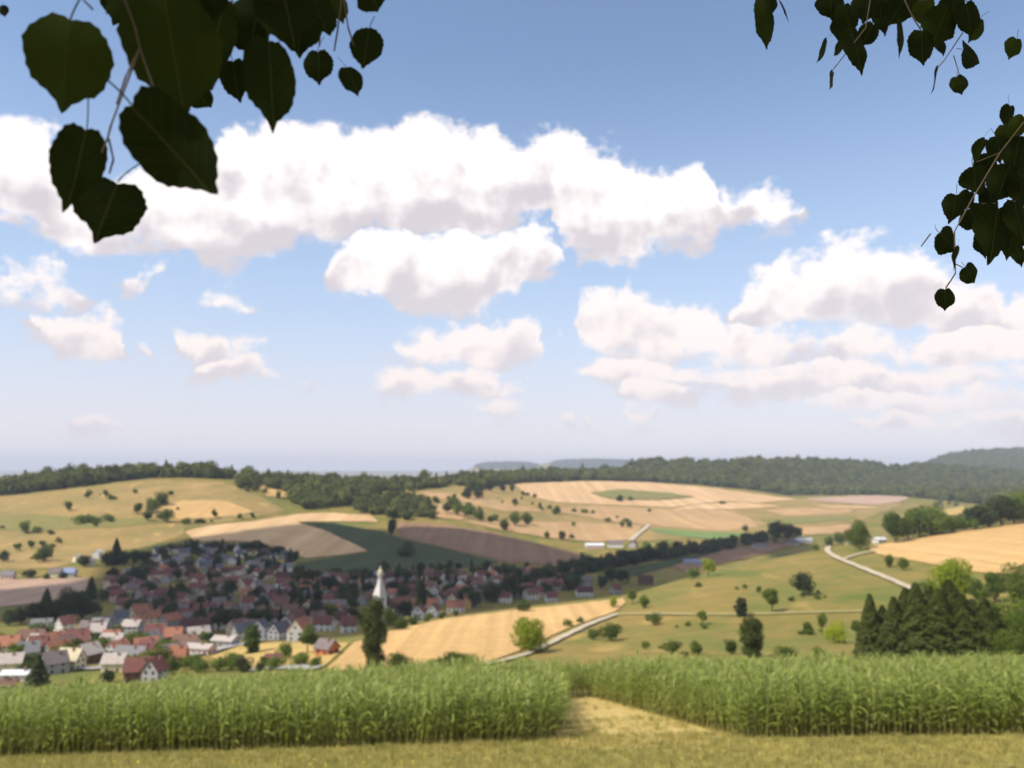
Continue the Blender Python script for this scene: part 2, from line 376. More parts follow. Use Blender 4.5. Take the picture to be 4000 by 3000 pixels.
def inside(poly, x, y):
    c = False; j = len(poly)-1
    for i in range(len(poly)):
        xi, yi = poly[i]; xj, yj = poly[j]
        if (yi > y) != (yj > y) and x < (xj-xi)*(y-yi)/(yj-yi)+xi: c = not c
        j = i
    return c
def sheet(name, poly, mat, step=11, lift=1.0, wob=1.0, label=None):
    """a field laid on the ground: outline as seen, dropped on the terrain"""
    pts = []
    n = len(poly)
    for i in range(n):
        (x0, y0), (x1, y1) = poly[i], poly[(i+1) % n]
        k = max(1, int(math.hypot(x1-x0, y1-y0)/step))
        for a in range(k):
            t = a/k; x = x0+(x1-x0)*t; y = y0+(y1-y0)*t
            w = wob*(0 if a == 0 else 1)
            pts.append((x+random.uniform(-1, 1)*w*1.5, y+random.uniform(-1, 1)*w*0.5))
    nb = len(pts); edges = [(i, (i+1) % nb) for i in range(nb)]
    xs = [p[0] for p in pts]; ys = [p[1] for p in pts]
    sy = max(3.0, step*0.45)
    y = min(ys)+sy*0.5
    inner = []
    while y < max(ys):
        x = min(xs)+step*0.5
        while x < max(xs):
            if inside(pts, x, y): inner.append((x, y))
            x += step
        y += sy
    vs, _, fs, *_ = delaunay_2d_cdt([Vector(p) for p in pts+inner], edges, [list(range(nb))], 1, 1e-4)
    out = []
    for v in vs:
        X, Y, Z = hit(v.x, v.y); out.append((X, Y, Z+EYE+(0.12+0.0006*Y)*lift))
    o = mesh_obj(name, out, fs, mat, smooth=True)
    return tag(o, label=label, kind='structure')

m_wheat = soil_mat('ripe_wheat', lin('#d4ae74'), lin('#c8a269'), lin('#ba9866'), big=0.02, small=0.5, rows=0.25)
m_wheat2 = soil_mat('pale_wheat', lin('#d8b486'), lin('#cba678'), None, big=0.006, small=0.3, rows=-0.5, rsc=0.07)
m_wheat3 = soil_mat('orange_stubble', lin('#c4a072'), lin('#b69468'), lin('#a58c62'), big=0.006, small=0.3, rows=0.9, rsc=0.06)
m_stub = soil_mat('pinkish_stubble', lin('#bfa18a'), lin('#b0927a'), None, big=0.008, small=0.3, rows=-0.3, rsc=0.08)
m_brown = soil_mat('brown_earth', lin('#9e7d5f'), lin('#8d6f54'), None, big=0.01, small=0.3, rows=0.1, rsc=0.09)
m_crop = soil_mat('green_crop', lin('#4c5634'), lin('#454e2e'), None, big=0.01, small=0.5, rows=-0.4, rsc=0.08)
m_mead = soil_mat('green_meadow', lin('#7a7a46'), lin('#847a46'), lin('#8c7e4a'), big=0.012, small=0.3)
m_green2 = soil_mat('lush_strip', lin('#74884e'), lin('#6c8048'), None, big=0.01, small=0.3)
m_dryg = soil_mat('dry_grass', lin('#bea062'), lin('#ab9452'), lin('#938a48'), big=0.03, small=0.5)
m_path = soil_mat('pale_gravel', (0.54, 0.46, 0.33), (0.45, 0.38, 0.26), (0.34, 0.30, 0.16), big=0.06, small=0.8)
m_gtrack = soil_mat('worn_grass_track', lin('#a6a078'), lin('#9a9868'), None, big=0.05, small=0.5)
m_yard = plain_mat('pale_asphalt', (0.36, 0.34, 0.31), 0.95, 0.2, 0.3, 0.1)
m_farfor = soil_mat('far_wood', (0.035, 0.055, 0.03), (0.05, 0.075, 0.035), None, big=0.02, small=0.06)

FIELDS = [
 ('wheat_field', m_wheat, [(700,1452),(735,1420),(765,1390),(850,1363),(950,1340),(1100,1321),(1250,1305),(1345,1294),(1352,1302),(1330,1322),(1240,1353),(1180,1380),(1120,1408),(1040,1437),(950,1452)]),
 ('dry_meadow', m_dryg, [(455,1420),(520,1396),(600,1388),(755,1390),(730,1415),(695,1445),(600,1448),(520,1444)]),
 ('wheat_field', m_wheat, [(1895,1198),(1870,1183),(1960,1167),(2090,1147),(2212,1129),(2290,1119),(2290,1262),(2212,1246),(2100,1236),(2000,1217)]),
 ('wheat_field', m_wheat, [(350,1097),(385,1084),(440,1081),(490,1084),(548,1106),(520,1114),(440,1121),(385,1123)]),
 ('stubble_field', m_wheat2, [(400,1150),(450,1136),(540,1128),(640,1112),(700,1108),(800,1114),(818,1128),(720,1127),(640,1128),(700,1146),(795,1190),(740,1199),(660,1207),(610,1188),(560,1172),(480,1169),(420,1171)]),
 ('green_field', m_crop, [(645,1130),(720,1130),(780,1143),(830,1150),(870,1166),(940,1182),(1080,1216),(1000,1228),(830,1231),(700,1242),(610,1250),(640,1218),(700,1208),(800,1193),(705,1147)]),
 ('ploughed_field', m_brown, [(862,1129),(950,1133),(1060,1149),(1160,1175),(1262,1200),(1245,1226),(1100,1216),(960,1185),(872,1164),(855,1142)]),
 ('wheat_field', m_wheat3, [(1000,1128),(1120,1128),(1250,1130),(1388,1137),(1366,1165),(1290,1172),(1180,1162),(1080,1146)]),
 ('wheat_field', m_wheat2, [(1112,1046),(1260,1040),(1400,1043),(1530,1054),(1620,1066),(1720,1080),(1640,1087),(1560,1083),(1450,1097),(1300,1091),(1200,1086),(1140,1072)]),
 ('stubble_field', m_wheat3, [(1190,1099),(1300,1094),(1440,1100),(1560,1102),(1620,1121),(1640,1140),(1560,1149),(1420,1137),(1330,1128),(1230,1111)]),
 ('wheat_field', m_wheat2, [(1450,1101),(1500,1091),(1600,1086),(1690,1094),(1610,1100),(1550,1101)]),
 ('green_strip', m_green2, [(1402,1141),(1500,1149),(1620,1152),(1560,1166),(1480,1161),(1410,1149)]),
 ('stubble_field', m_stub, [(1740,1078),(1850,1072),(1955,1069),(1962,1080),(1900,1092),(1800,1087)]),
 ('wheat_field', m_wheat3, [(1725,1140),(1842,1133),(1832,1152),(1735,1157)]),
 ('stubble_field', m_stub, [(-90,1254),(100,1251),(190,1249),(188,1275),(120,1300),(0,1312),(-90,1314)]),
 ('green_meadow', m_mead, [(-90,1116),(60,1111),(200,1121),(350,1120),(380,1128),(250,1140),(60,1147),(-90,1147)]),
 ('stubble_field', m_wheat3, [(922,1101),(932,1091),(962,1089),(1006,1110),(998,1124),(940,1119)]),
 ('wheat_field', m_wheat3, [(905,1063),(1010,1069),(1110,1090),(1185,1106),(1090,1106),(1000,1086),(930,1075)]),
 ('stubble_field', m_wheat, [(560,1053),(598,1043),(640,1062),(622,1076),(577,1073)]),
 ('wheat_field', m_dryg, [(2030,1104),(2082,1094),(2085,1112),(2050,1114)]),
 ('ploughed_field', m_brown, [(1450,1224),(1560,1190),(1720,1163),(1748,1170),(1640,1200),(1540,1222),(1482,1236)]),
 ('green_strip', m_crop, [(1300,1238),(1420,1216),(1545,1193),(1440,1226),(1375,1244)]),
 ('stubble_field', m_wheat3, [(1650,1104),(1740,1098),(1850,1101),(1830,1110),(1700,1116)]),
 ('green_field', m_mead, [(1640,1122),(1720,1119),(1850,1113),(1845,1124),(1730,1133),(1660,1134)]),
 ('wheat_field', m_wheat2, [(1760,1093),(1850,1094),(1905,1096),(1870,1099),(1790,1098)]),
 ('wheat_field', m_wheat2, [(2078,1021),(2130,1018),(2212,1020),(2212,1026),(2130,1027)]),
]
m_past = soil_mat('dry_pasture', lin('#a58956'), lin('#96804c'), lin('#857a46'), big=0.012, small=0.3, patch=lin('#87794a'))
sheet('hill_pasture', [(-90,1082),(100,1064),(200,1052),(300,1038),(480,1042),(540,1062),(585,1085),(620,1104),(500,1127),(400,1140),(395,1155),(330,1180),(250,1192),(120,1226),(-90,1236)], m_past, lift=0.45)
sheet('hill_pasture', [(900,1062),(1000,1050),(1115,1046),(1260,1040),(1500,1050),(1720,1078),(1955,1070),(1950,1090),(1850,1128),(1640,1148),(1400,1168),(1290,1170),(1080,1143),(1000,1126),(940,1118),(915,1090)], m_past, lift=0.45)
for (nm, mt, poly) in FIELDS: sheet(nm, poly, mt)
sheet('green_meadow', [(1275,1066),(1340,1059),(1450,1067),(1500,1075),(1420,1082),(1320,1080)], m_mead, lift=2.2)

def ribbon(name, pts, width, mat, lift=2.0):
    """a track along points seen in the photo, constant real width"""
    P = []
    for i in range(len(pts)-1):
        (x0, y0), (x1, y1) = pts[i], pts[i+1]; k = max(2, int(math.hypot(x1-x0, y1-y0)/8))
        for a in range(k): P.append((x0+(x1-x0)*a/k, y0+(y1-y0)*a/k))
    P.append(pts[-1])
    C = np.array([hit(*p)[:2] for p in P])
    for _ in range(4): C[1:-1] = (C[:-2]+2*C[1:-1]+C[2:])/4
    T = np.gradient(C, axis=0); T /= np.linalg.norm(T, axis=1)[:, None]+1e-9
    Nn = np.stack([-T[:, 1], T[:, 0]], 1)
    vs, fs = [], []
    for k in range(len(C)):
        for a in (-1, -0.34, 0.34, 1):
            X, Y = C[k]+Nn[k]*a*width/2*(1+0.12*math.sin(k*1.7))
            vs.append((X, Y, height(X, Y)+EYE+(0.12+0.0006*Y)*lift+(0.1 if abs(a) < 0.5 else 0)))
    for k in range(len(C)-1):
        for a in range(3): fs.append((k*4+a, k*4+a+1, k*4+a+5, k*4+a+4))
    return tag(mesh_obj(name, vs, fs, mat, smooth=True), kind='structure')
ribbon('gravel_track', [(1030,1441),(1100,1427),(1150,1412),(1190,1391),(1270,1352),(1332,1329)], 2.2, m_path)
ribbon('grass_track', [(1332,1329),(1400,1328),(1500,1330),(1640,1329),(1760,1325),(1890,1322)], 1.5, m_gtrack)
ribbon('gravel_road', [(1876,1166),(1820,1176),(1786,1185),(1782,1192),(1800,1204),(1850,1224),(1910,1248),(1975,1276),(2030,1300)], 2.7, m_path)
ribbon('gravel_road', [(1822,1210),(1850,1200),(1890,1192)], 2.0, m_path)
ribbon('gravel_track', [(1362,1170),(1380,1154),(1402,1136)], 5, m_path)
ribbon('village_street', [(170,1446),(210,1447),(240,1440),(330,1428),(420,1416),(500,1398),(570,1384)], 5.0, m_yard)
ribbon('village_street', [(540,1450),(610,1444),(690,1446)], 4.0, m_yard)

# ------------------------------------------------------------------ tree kit
m_bark = plain_mat('bark', (0.10, 0.075, 0.05), 0.95, 0.35, 6.0, 0.1)
M_LEAF = {
 'dec':   leaf_mat('broad_leaves', (0.062, 0.098, 0.012), (0.130, 0.175, 0.022)),
 'dark':  leaf_mat('dark_leaves', (0.034, 0.052, 0.017), (0.068, 0.088, 0.026)),  # tone lowered to deepen the cloud shade on valley and village trees
 'light': leaf_mat('yellow_green_leaves', (0.19, 0.25, 0.01), (0.31, 0.36, 0.02)),
 'con':   leaf_mat('needles', (0.032, 0.046, 0.009), (0.072, 0.085, 0.015), trans=0.1),
 'wood':  leaf_mat('wood_leaves', (0.080, 0.104, 0.024), (0.180, 0.195, 0.045)),
}
def crown_mesh(name, form, n, size, seed, mat):
    """leaf-sized faces spread through lobes of a crown; unit height 1"""
    r = np.random.default_rng(seed)
    P, NRM, SZ = [], [], []
    if form == 'con':
        t = r.random(n)**0.75*0.97+0.02; ang = r.random(n)*2*math.pi
        lay = 0.88+0.12*np.sin(t*30+seed+2.5*np.sin(ang*3+seed))
        R = (1.02-t)**0.85*0.25*lay*(0.25+0.75*r.random(n)**0.45)*(1+0.2*np.sin(ang*2+seed))
        P = np.stack([R*np.cos(ang), R*np.sin(ang), 0.04+t*0.96-R*0.25], 1)
        NRM = np.stack([np.cos(ang), np.sin(ang), 0.5+0*ang], 1)+r.normal(0, 0.5, (n, 3)); SZ = size*(0.6+0.7*r.random(n))*(1.15-0.6*t)
    else:
        if form == 'round': nl, ez, z0, cr = 17, 0.44, 0.52, 0.42
        elif form == 'loose': nl, ez, z0, cr = 12, 0.40, 0.55, 0.40
        elif form == 'col': nl, ez, z0, cr = 22, 0.47, 0.50, 0.15
        else: nl, ez, z0, cr = 9, 0.36, 0.40, 0.55          # bush
        th = r.random(nl)*2*math.pi; ph = r.uniform(-1, 1, nl)
        if form == 'col':
            lz = np.linspace(0.07, 0.93, nl); prof = np.sin(np.clip((lz-0.0)/1.0, 0, 1)*math.pi)**0.5
            lc = np.stack([np.cos(th)*0.06*prof, np.sin(th)*0.06*prof, lz], 1); lr = (0.07+0.06*prof)*r.uniform(0.8, 1.1, nl)
        else:
            rad = r.uniform(0.35, 0.75, nl)
            lc = np.stack([np.cos(th)*np.sqrt(1-ph**2)*cr*rad, np.sin(th)*np.sqrt(1-ph**2)*cr*rad, z0+ph*ez*rad], 1)
            lr = r.uniform(0.12, 0.22, nl)*(1.25 if form == 'bush' else 1.0)
            lc[0] = (0, 0, z0); lr[0] = 0.26
            if form == 'loose': lr *= 0.8
        k = r.choice(nl, n, p=lr**2/np.sum(lr**2))
        d = r.normal(0, 1, (n, 3)); d /= np.linalg.norm(d, axis=1)[:, None]
        rr = lr[k]*(0.72+0.36*r.random(n)**0.6)*(1+0.14*np.sin(d[:, 0]*7+k)*np.sin(d[:, 2]*8+k*2))
        P = lc[k]+d*rr[:, None]; P[:, 2] = np.maximum(P[:, 2], 0.02*r.random(n) if form in ('bush', 'col') else 0.09)
        NRM = d+r.normal(0, 0.45, (n, 3))+np.array([0, 0, 0.25]); SZ = size*(0.6+0.8*r.random(n))
    NRM = NRM/np.linalg.norm(NRM, axis=1)[:, None]
    T = np.cross(NRM, r.normal(0, 1, (n, 3))); T /= np.linalg.norm(T, axis=1)[:, None]; B = np.cross(NRM, T)
    s = SZ[:, None]; a = 1.25 if form != 'con' else 1.5
    vs = np.stack([P-T*s*a, P-B*s*0.62+NRM*s*0.15, P+T*s*a, P+B*s*0.62+NRM*s*0.15], 1).reshape(-1, 3)
    me = bpy.data.meshes.new(name)
    me.vertices.add(len(vs)); me.vertices.foreach_set('co', vs.ravel().astype(np.float32))
    me.loops.add(len(vs)); me.loops.foreach_set('vertex_index', np.arange(len(vs), dtype=np.int32))
    me.polygons.add(n); me.polygons.foreach_set('loop_start', np.arange(0, len(vs), 4, dtype=np.int32))
    me.materials.append(mat); me.update(calc_edges=True)
    return me
def tube(vs, fs, p0, p1, r0, r1, n=7):
    p0, p1 = Vector(p0), Vector(p1); z = (p1-p0).normalized(); x = z.orthogonal().normalized(); y = z.cross(x); b = len(vs)
    for p, r in ((p0, r0), (p1, r1)):
        for k in range(n):
            a = 2*math.pi*k/n; vs.append(tuple(p+(x*math.cos(a)+y*math.sin(a))*r))
    for k in range(n): fs.append((b+k, b+(k+1) % n, b+n+(k+1) % n, b+n+k))
    fs.append(tuple(range(b+n, b+2*n)))
def trunk_mesh(form, seed):
    r = random.Random(seed); vs, fs = [], []
    top = {'con': 0.9, 'col': 0.8, 'bush': 0.35}.get(form, 0.6)
    rad = {'con': 0.016, 'col': 0.022, 'bush': 0.02}.get(form, 0.024)
    tube(vs, fs, (0, 0, -0.08), (0, 0, 0.22*top), rad*1.25, rad)
    tube(vs, fs, (0, 0, 0.22*top), (0.012, 0.0, top), rad, rad*0.35)
    if form != 'con':
        for k in range(6):
            a = r.random()*6.28; z = top*r.uniform(0.35, 0.8); l = r.uniform(0.12, 0.22)*(0.35 if form == 'col' else 1)
            tube(vs, fs, (0, 0, z), (math.cos(a)*l, math.sin(a)*l, z+l*0.8), rad*0.5, rad*0.15, 5)
    me = bpy.data.meshes.new('trunk'); me.from_pydata(vs, [], fs); me.materials.append(m_bark); me.update(); return me
KIT = {}
def kit(form, mk, lod):
    key = (form, mk, lod)
    if key not in KIT:
        n, s = {2: (6500, 0.0175), 1: (1900, 0.030), 0: (620, 0.052)}[lod]
        if form == 'con': n = int(n*1.1)
        if form == 'col': n, s = int(n*1.7), s*0.75
        KIT[key] = [(crown_mesh('crown', form, n, s, 31*k+len(KIT), M_LEAF[mk]), trunk_mesh(form, k)) for k in range(3 if lod else 5)]
    return KIT[key]
NAMES = {'round': 'broadleaf_tree', 'loose': 'broadleaf_tree', 'con': 'conifer_tree', 'col': 'columnar_tree', 'bush': 'bush'}
REG = []          # everything that still needs its own label: (object, x, y, look, where, category)
def tree(x, y, hpx, form='round', mk='dec', wide=1.0, look=None, where='', cat=None, name=None):
    """a tree standing on the ground seen at (x, y), hpx tall in the measuring frame"""
    X, Y, Z = hit(x, y)
    hm = hpx*Y/F*(1.3 if form == 'bush' else 1.1)
    lod = 2 if hpx > 62 else (1 if hpx > 26 else 0)
    crown, trunk = random.choice(kit(form, mk, lod))
    o = empty(name or NAMES[form], (X, Y, Z+EYE-0.02*hm), random.uniform(0, 6.28), (hm*wide, hm*wide, hm))
    child('crown', crown, o); child('trunk', trunk, o)
    REG.append((o, x, y, look or {'dec': 'green', 'dark': 'dark green', 'light': 'yellow-green', 'con': 'dark green', 'wood': 'green'}[mk]
                + ' ' + {'round': 'round broadleaf tree', 'loose': 'loose broadleaf tree', 'con': 'pointed conifer', 'col': 'tall columnar tree', 'bush': 'low bush'}[form],
                where, cat or ('bush' if form == 'bush' else 'tree')))
    return o

# ------------------------------------------------------------------ trees that stand singly
def trees(where, rows):
    for r in rows:
        x, y, h, form, mk = r[:5]; tree(x, y, h, form, mk, r[5] if len(r) > 5 else 1.0, where=where, look=r[6] if len(r) > 6 else None)
trees('at the lower edge of the golden wheat field', [
 (808,1449,138,'col','con',0.95,'tall dark columnar tree'),(862,1449,46,'bush','dec'),(940,1450,30,'bush','dec'),(975,1450,44,'bush','dec'),(1005,1448,42,'bush','dec')])
trees('beside the pale gravel track', [
 (1145,1410,84,'round','light',1.1,'big bright yellow-green round bush'),(1226,1354,16,'bush','dec'),(1252,1346,13,'bush','dec'),(1283,1382,22,'bush','dec'),(1322,1384,40,'bush','dec',0.9)])
for e in REG:
    if 'yellow-green round bush' in e[3]: e[0].location.z -= 0.12*e[0].scale[2]     # foliage down to the ground
trees('at the far corner of the golden wheat field', [
 (1130,1322,24,'bush','dec'),(1325,1313,24,'round','light'),(1366,1304,32,'loose','dec'),(1391,1314,28,'round','dec')])
trees('on the tan meadow slope', [
 (1412,1350,28,'bush','dec',0.9),(1518,1350,32,'loose','dec'),(1601,1332,36,'col','dark',2.0,'small dark cone-shaped tree'),(1668,1322,52,'loose','dec'),(1640,1278,12,'bush','dec'),(1610,1272,10,'bush','dec'),
 (1735,1287,54,'round','dark'),(1625,1420,76,'col','con',1.75,'broad cone-shaped tree'),(1455,1412,30,'bush','dec'),(1508,1414,26,'bush','dec'),(1578,1414,32,'round','dec'),
 (1745,1370,26,'loose','dec'),(1776,1368,44,'loose','dec',0.7),(1806,1390,42,'bush','light',0.9),(1850,1374,34,'loose','dec'),(1700,1428,34,'bush','dec'),(1770,1424,24,'bush','dec'),(1395,1402,16,'bush','dec')])
rs = random.Random(5); scrub = []
MEADOW = [(1350,1400),(1420,1345),(1500,1270),(1620,1230),(1740,1205),(1850,1240),(1960,1290),(1870,1330),(1850,1400),(1600,1425),(1400,1425)]
while len(scrub) < 26:
    cxy = rs.choice([(1518,1350),(1668,1322),(1735,1287),(1455,1412),(1580,1414),(1806,1390),(1620,1276),(1745,1370),(1850,1374)]); x, y = rs.gauss(cxy[0], 22), rs.gauss(cxy[1], 6)
    if inside(MEADOW, x, y): scrub.append((x, y, rs.uniform(6, 13), rs.choice(['bush', 'bush', 'loose']), 'dec', rs.uniform(0.9, 1.7), 'small scrubby shrub'))
trees('on the tan meadow slope', scrub)
rs = random.Random(9); scrub = []
HILL = [(0,1160),(20,1085),(250,1050),(480,1050),(560,1110),(380,1150),(330,1175),(200,1195),(60,1215)]
while len(scrub) < 24:
    cxy = rs.choice([(330,1108),(348,1092),(190,1130),(96,1205),(53,1152),(428,1130),(80,1190),(230,1076)]); x, y = rs.gauss(cxy[0], 24), rs.gauss(cxy[1], 6)
    if inside(HILL, x, y): scrub.append((x, y, rs.uniform(5, 10), rs.choice(['bush', 'bush', 'loose']), 'dec', rs.uniform(0.9, 1.9), 'small scrubby shrub'))
trees('on the left hillside meadow', scrub)
rs = random.Random(12); scrub = []
MIDS = [(950,1060),(1120,1050),(1300,1095),(1400,1130),(1250,1128),(1150,1125),(1080,1140),(1000,1125),(940,1090)]
while len(scrub) < 22:
    cxy = rs.choice([(1204,1112),(1112,1086),(1010,1080),(1130,1072),(1170,1100),(1060,1125),(1345,1128)]); x, y = rs.gauss(cxy[0], 22), rs.gauss(cxy[1], 6)
    if inside(MIDS, x, y): scrub.append((x, y, rs.uniform(5, 11), rs.choice(['bush', 'bush', 'round']), 'dec', rs.uniform(0.9, 1.8), 'small scrubby shrub'))
trees('between the fields on the middle slope', scrub)
trees('on the meadow crest above the dark valley', [(1530,1245,40,'loose','light'),(1497,1250,22,'bush','dec'),(1508,1270,12,'bush','dec')])
trees('between the gravel road and the wheat field', [(1921,1226,28,'round','dec'),(1953,1232,28,'round','dec')])
trees('in the conifer stand behind the corn', [
 (1884,1424,126,'con','con',1.5),(1910,1420,100,'con','con',1.8),(1936,1426,122,'con','con',1.8),(1962,1418,132,'con','con',1.9),(1986,1427,150,'con','con',1.9),(2012,1418,128,'con','con',2.0),
 (2036,1428,140,'con','con',1.9),(2058,1420,150,'con','con',1.9),(2084,1428,130,'con','con',1.9),(2108,1420,112,'con','con',2.0),(2132,1428,122,'con','con',1.9),(2156,1428,104,'con','con',1.9)])
trees('beyond the conifer stand', [
 (2062,1306,98,'round','light',1.0,'big yellow-green broadleaf tree'),(2008,1300,46,'loose','dec'),(2110,1312,60,'loose','dec'),(2150,1300,64,'loose','dec'),(2206,1302,92,'round','dec'),(2130,1330,40,'bush','dec')])
trees('beside the conifers at the picture edge', [(2205,1428,112,'round','dec',1.1),(2178,1432,70,'bush','dec'),(2236,1424,150,'round','dec')])
trees('at the bend of the gravel road', [(1858,1188,72,'round','dec',0.72),(1935,1173,66,'round','dec',1.0),(1788,1178,20,'bush','dec'),(1815,1176,24,'bush','dec'),(1762,1190,14,'bush','dec'),(1838,1176,34,'round','dec')])
trees('on the wheat field skyline', [
 (1962,1165,46,'round','dec',1.2),(1986,1161,62,'round','dec',1.2),(2012,1157,72,'round','dec',1.2),(2036,1153,44,'bush','dec',1.2),(2062,1150,32,'bush','dec',1.3),(2086,1147,34,'bush','dec',1.2),(2108,1144,58,'round','dark',1.2),(2136,1140,62,'round','dark',1.2),
 (2164,1136,66,'round','dark',1.2),(2190,1132,60,'round','dec',1.2),(2214,1129,68,'round','dec',1.2)])
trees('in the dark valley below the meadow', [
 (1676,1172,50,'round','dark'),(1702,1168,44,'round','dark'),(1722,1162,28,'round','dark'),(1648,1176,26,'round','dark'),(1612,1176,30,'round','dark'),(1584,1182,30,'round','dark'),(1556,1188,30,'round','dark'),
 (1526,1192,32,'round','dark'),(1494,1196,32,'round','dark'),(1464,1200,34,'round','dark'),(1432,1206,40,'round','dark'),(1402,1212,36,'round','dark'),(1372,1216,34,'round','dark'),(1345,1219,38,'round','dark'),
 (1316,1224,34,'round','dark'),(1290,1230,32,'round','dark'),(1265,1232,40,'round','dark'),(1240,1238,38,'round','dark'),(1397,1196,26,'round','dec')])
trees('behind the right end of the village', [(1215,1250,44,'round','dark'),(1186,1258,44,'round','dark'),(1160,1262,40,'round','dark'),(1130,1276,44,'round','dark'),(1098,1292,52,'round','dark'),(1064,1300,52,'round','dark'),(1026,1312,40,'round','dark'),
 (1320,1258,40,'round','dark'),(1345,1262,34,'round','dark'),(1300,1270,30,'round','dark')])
trees('on the left hillside meadow', [
 (147,1104,22,'round','dec'),(53,1152,28,'round','dec'),(80,1152,15,'bush','dec'),(178,1130,18,'bush','dec',1.6),(205,1129,15,'bush','dec',1.6),(235,1124,13,'bush','dec',1.8),(297,1110,24,'round','dec'),(330,1108,34,'round','dec',1.1),
 (348,1092,30,'round','dec',1.2),(318,1127,24,'round','dec'),(361,1129,32,'round','dec',0.9),(190,1078,20,'round','dec'),(228,1076,18,'loose','dec'),(370,1074,16,'loose','dec'),(292,1066,10,'bush','dec'),(463,1120,20,'round','dec',0.8),(516,1120,11,'bush','dec'),(546,1119,11,'bush','dec'),
 (400,1132,13,'bush','dec',1.5),(428,1130,10,'bush','dec',2),(602,1076,16,'round','dec'),(572,1066,12,'bush','dec'),(8,1214,28,'round','dark'),(96,1212,36,'round','dec'),(82,1216,26,'loose','dec'),(36,1192,20,'loose','dec'),(66,1186,20,'loose','dec'),(128,1174,13,'bush','dec'),(240,1128,10,'bush','dec')])
trees('at the upper edge of the village', [
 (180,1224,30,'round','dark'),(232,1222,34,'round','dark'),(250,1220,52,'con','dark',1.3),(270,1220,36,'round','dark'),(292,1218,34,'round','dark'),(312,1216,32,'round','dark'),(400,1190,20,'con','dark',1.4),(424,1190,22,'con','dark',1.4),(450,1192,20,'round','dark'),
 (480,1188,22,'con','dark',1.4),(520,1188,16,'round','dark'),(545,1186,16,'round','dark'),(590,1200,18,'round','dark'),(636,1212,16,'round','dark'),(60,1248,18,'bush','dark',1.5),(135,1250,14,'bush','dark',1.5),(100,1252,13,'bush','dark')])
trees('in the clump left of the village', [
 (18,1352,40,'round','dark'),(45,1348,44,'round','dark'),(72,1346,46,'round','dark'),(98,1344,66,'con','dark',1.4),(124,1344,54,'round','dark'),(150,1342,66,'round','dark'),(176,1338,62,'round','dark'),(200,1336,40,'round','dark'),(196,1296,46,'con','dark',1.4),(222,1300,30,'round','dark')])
trees('among the nearest village gardens', [
 (81,1482,60,'con','dark',1.7,'dark pointed conifer'),(233,1474,30,'bush','dark',0.8),(287,1412,46,'round','dec',1.1),(346,1446,50,'round','dec'),(16,1450,34,'bush','dec'),(44,1446,34,'bush','dec'),(236,1436,28,'loose','dec'),(545,1412,54,'col','dec',1.7,'upright oval tree'),
 (500,1448,40,'bush','dec'),(524,1452,34,'bush','dark'),(470,1450,26,'bush','dec'),(436,1452,28,'bush','dec'),(412,1446,36,'bush','dec'),(596,1446,30,'bush','dec'),(572,1440,20,'bush','dec'),(664,1412,58,'loose','dec'),(646,1440,34,'bush','dec'),(680,1442,24,'bush','dec'),(372,1456,36,'round','dec'),
 (616,1424,36,'round','dec'),(200,1412,26,'bush','dec'),(262,1446,24,'bush','dec'),(130,1430,22,'bush','dec'),(34,1416,24,'bush','dark'),(560,1450,22,'bush','dark'),(212,1392,28,'round','dark'),(318,1410,30,'round','dark'),(250,1376,26,'round','dark'),(408,1384,24,'bush','dark'),(452,1392,28,'round','dark')])
trees('around the church', [
 (712,1346,44,'round','dec'),(762,1348,36,'round','dark'),(788,1356,40,'round','dec'),(842,1358,46,'round','dec'),(874,1340,46,'round','dark'),(908,1334,72,'col','dark',0.95),(862,1362,30,'bush','dec'),(892,1352,22,'bush','dec'),(925,1344,20,'bush','dec'),(955,1338,16,'bush','dec'),(985,1332,14,'bush','dec')])
trees('in the dark green field', [(877,1202,30,'bush','dark',1.1),(846,1162,42,'loose','dark',0.8)])
trees('between the fields on the middle slope', [
 (1010,1078,26,'round','dark'),(1034,1078,28,'round','dark'),(1058,1062,18,'round','dark'),(1086,1064,20,'round','dark',0.7),(1106,1063,20,'round','dark',0.7),(1130,1070,9,'bush','dark'),(1155,1075,9,'bush','dark'),(1112,1088,12,'bush','dark'),(1166,1098,13,'round','dec'),(1204,1112,20,'round','dec'),
 (1090,1146,26,'round','dec'),(1112,1136,32,'round','dec'),(1138,1134,28,'round','dec'),(1182,1163,16,'round','dec'),(1214,1166,20,'round','dark'),(1236,1164,10,'bush','dec'),(1340,1084,15,'bush','dark'),(1362,1082,10,'bush','dec'),(1360,1142,17,'round','dec'),(1344,1140,15,'round','dec'),
 (966,1110,24,'round','dec'),(986,1114,26,'round','dec'),(1010,1119,26,'round','dec'),(1036,1126,20,'round','dec'),(1060,1132,18,'round','dec'),(1238,1137,10,'bush','dec'),(1402,1106,8,'bush','dark'),(1610,1148,14,'bush','dark'),(1560,1090,9,'bush','dark'),(1280,1110,8,'bush','dec')])

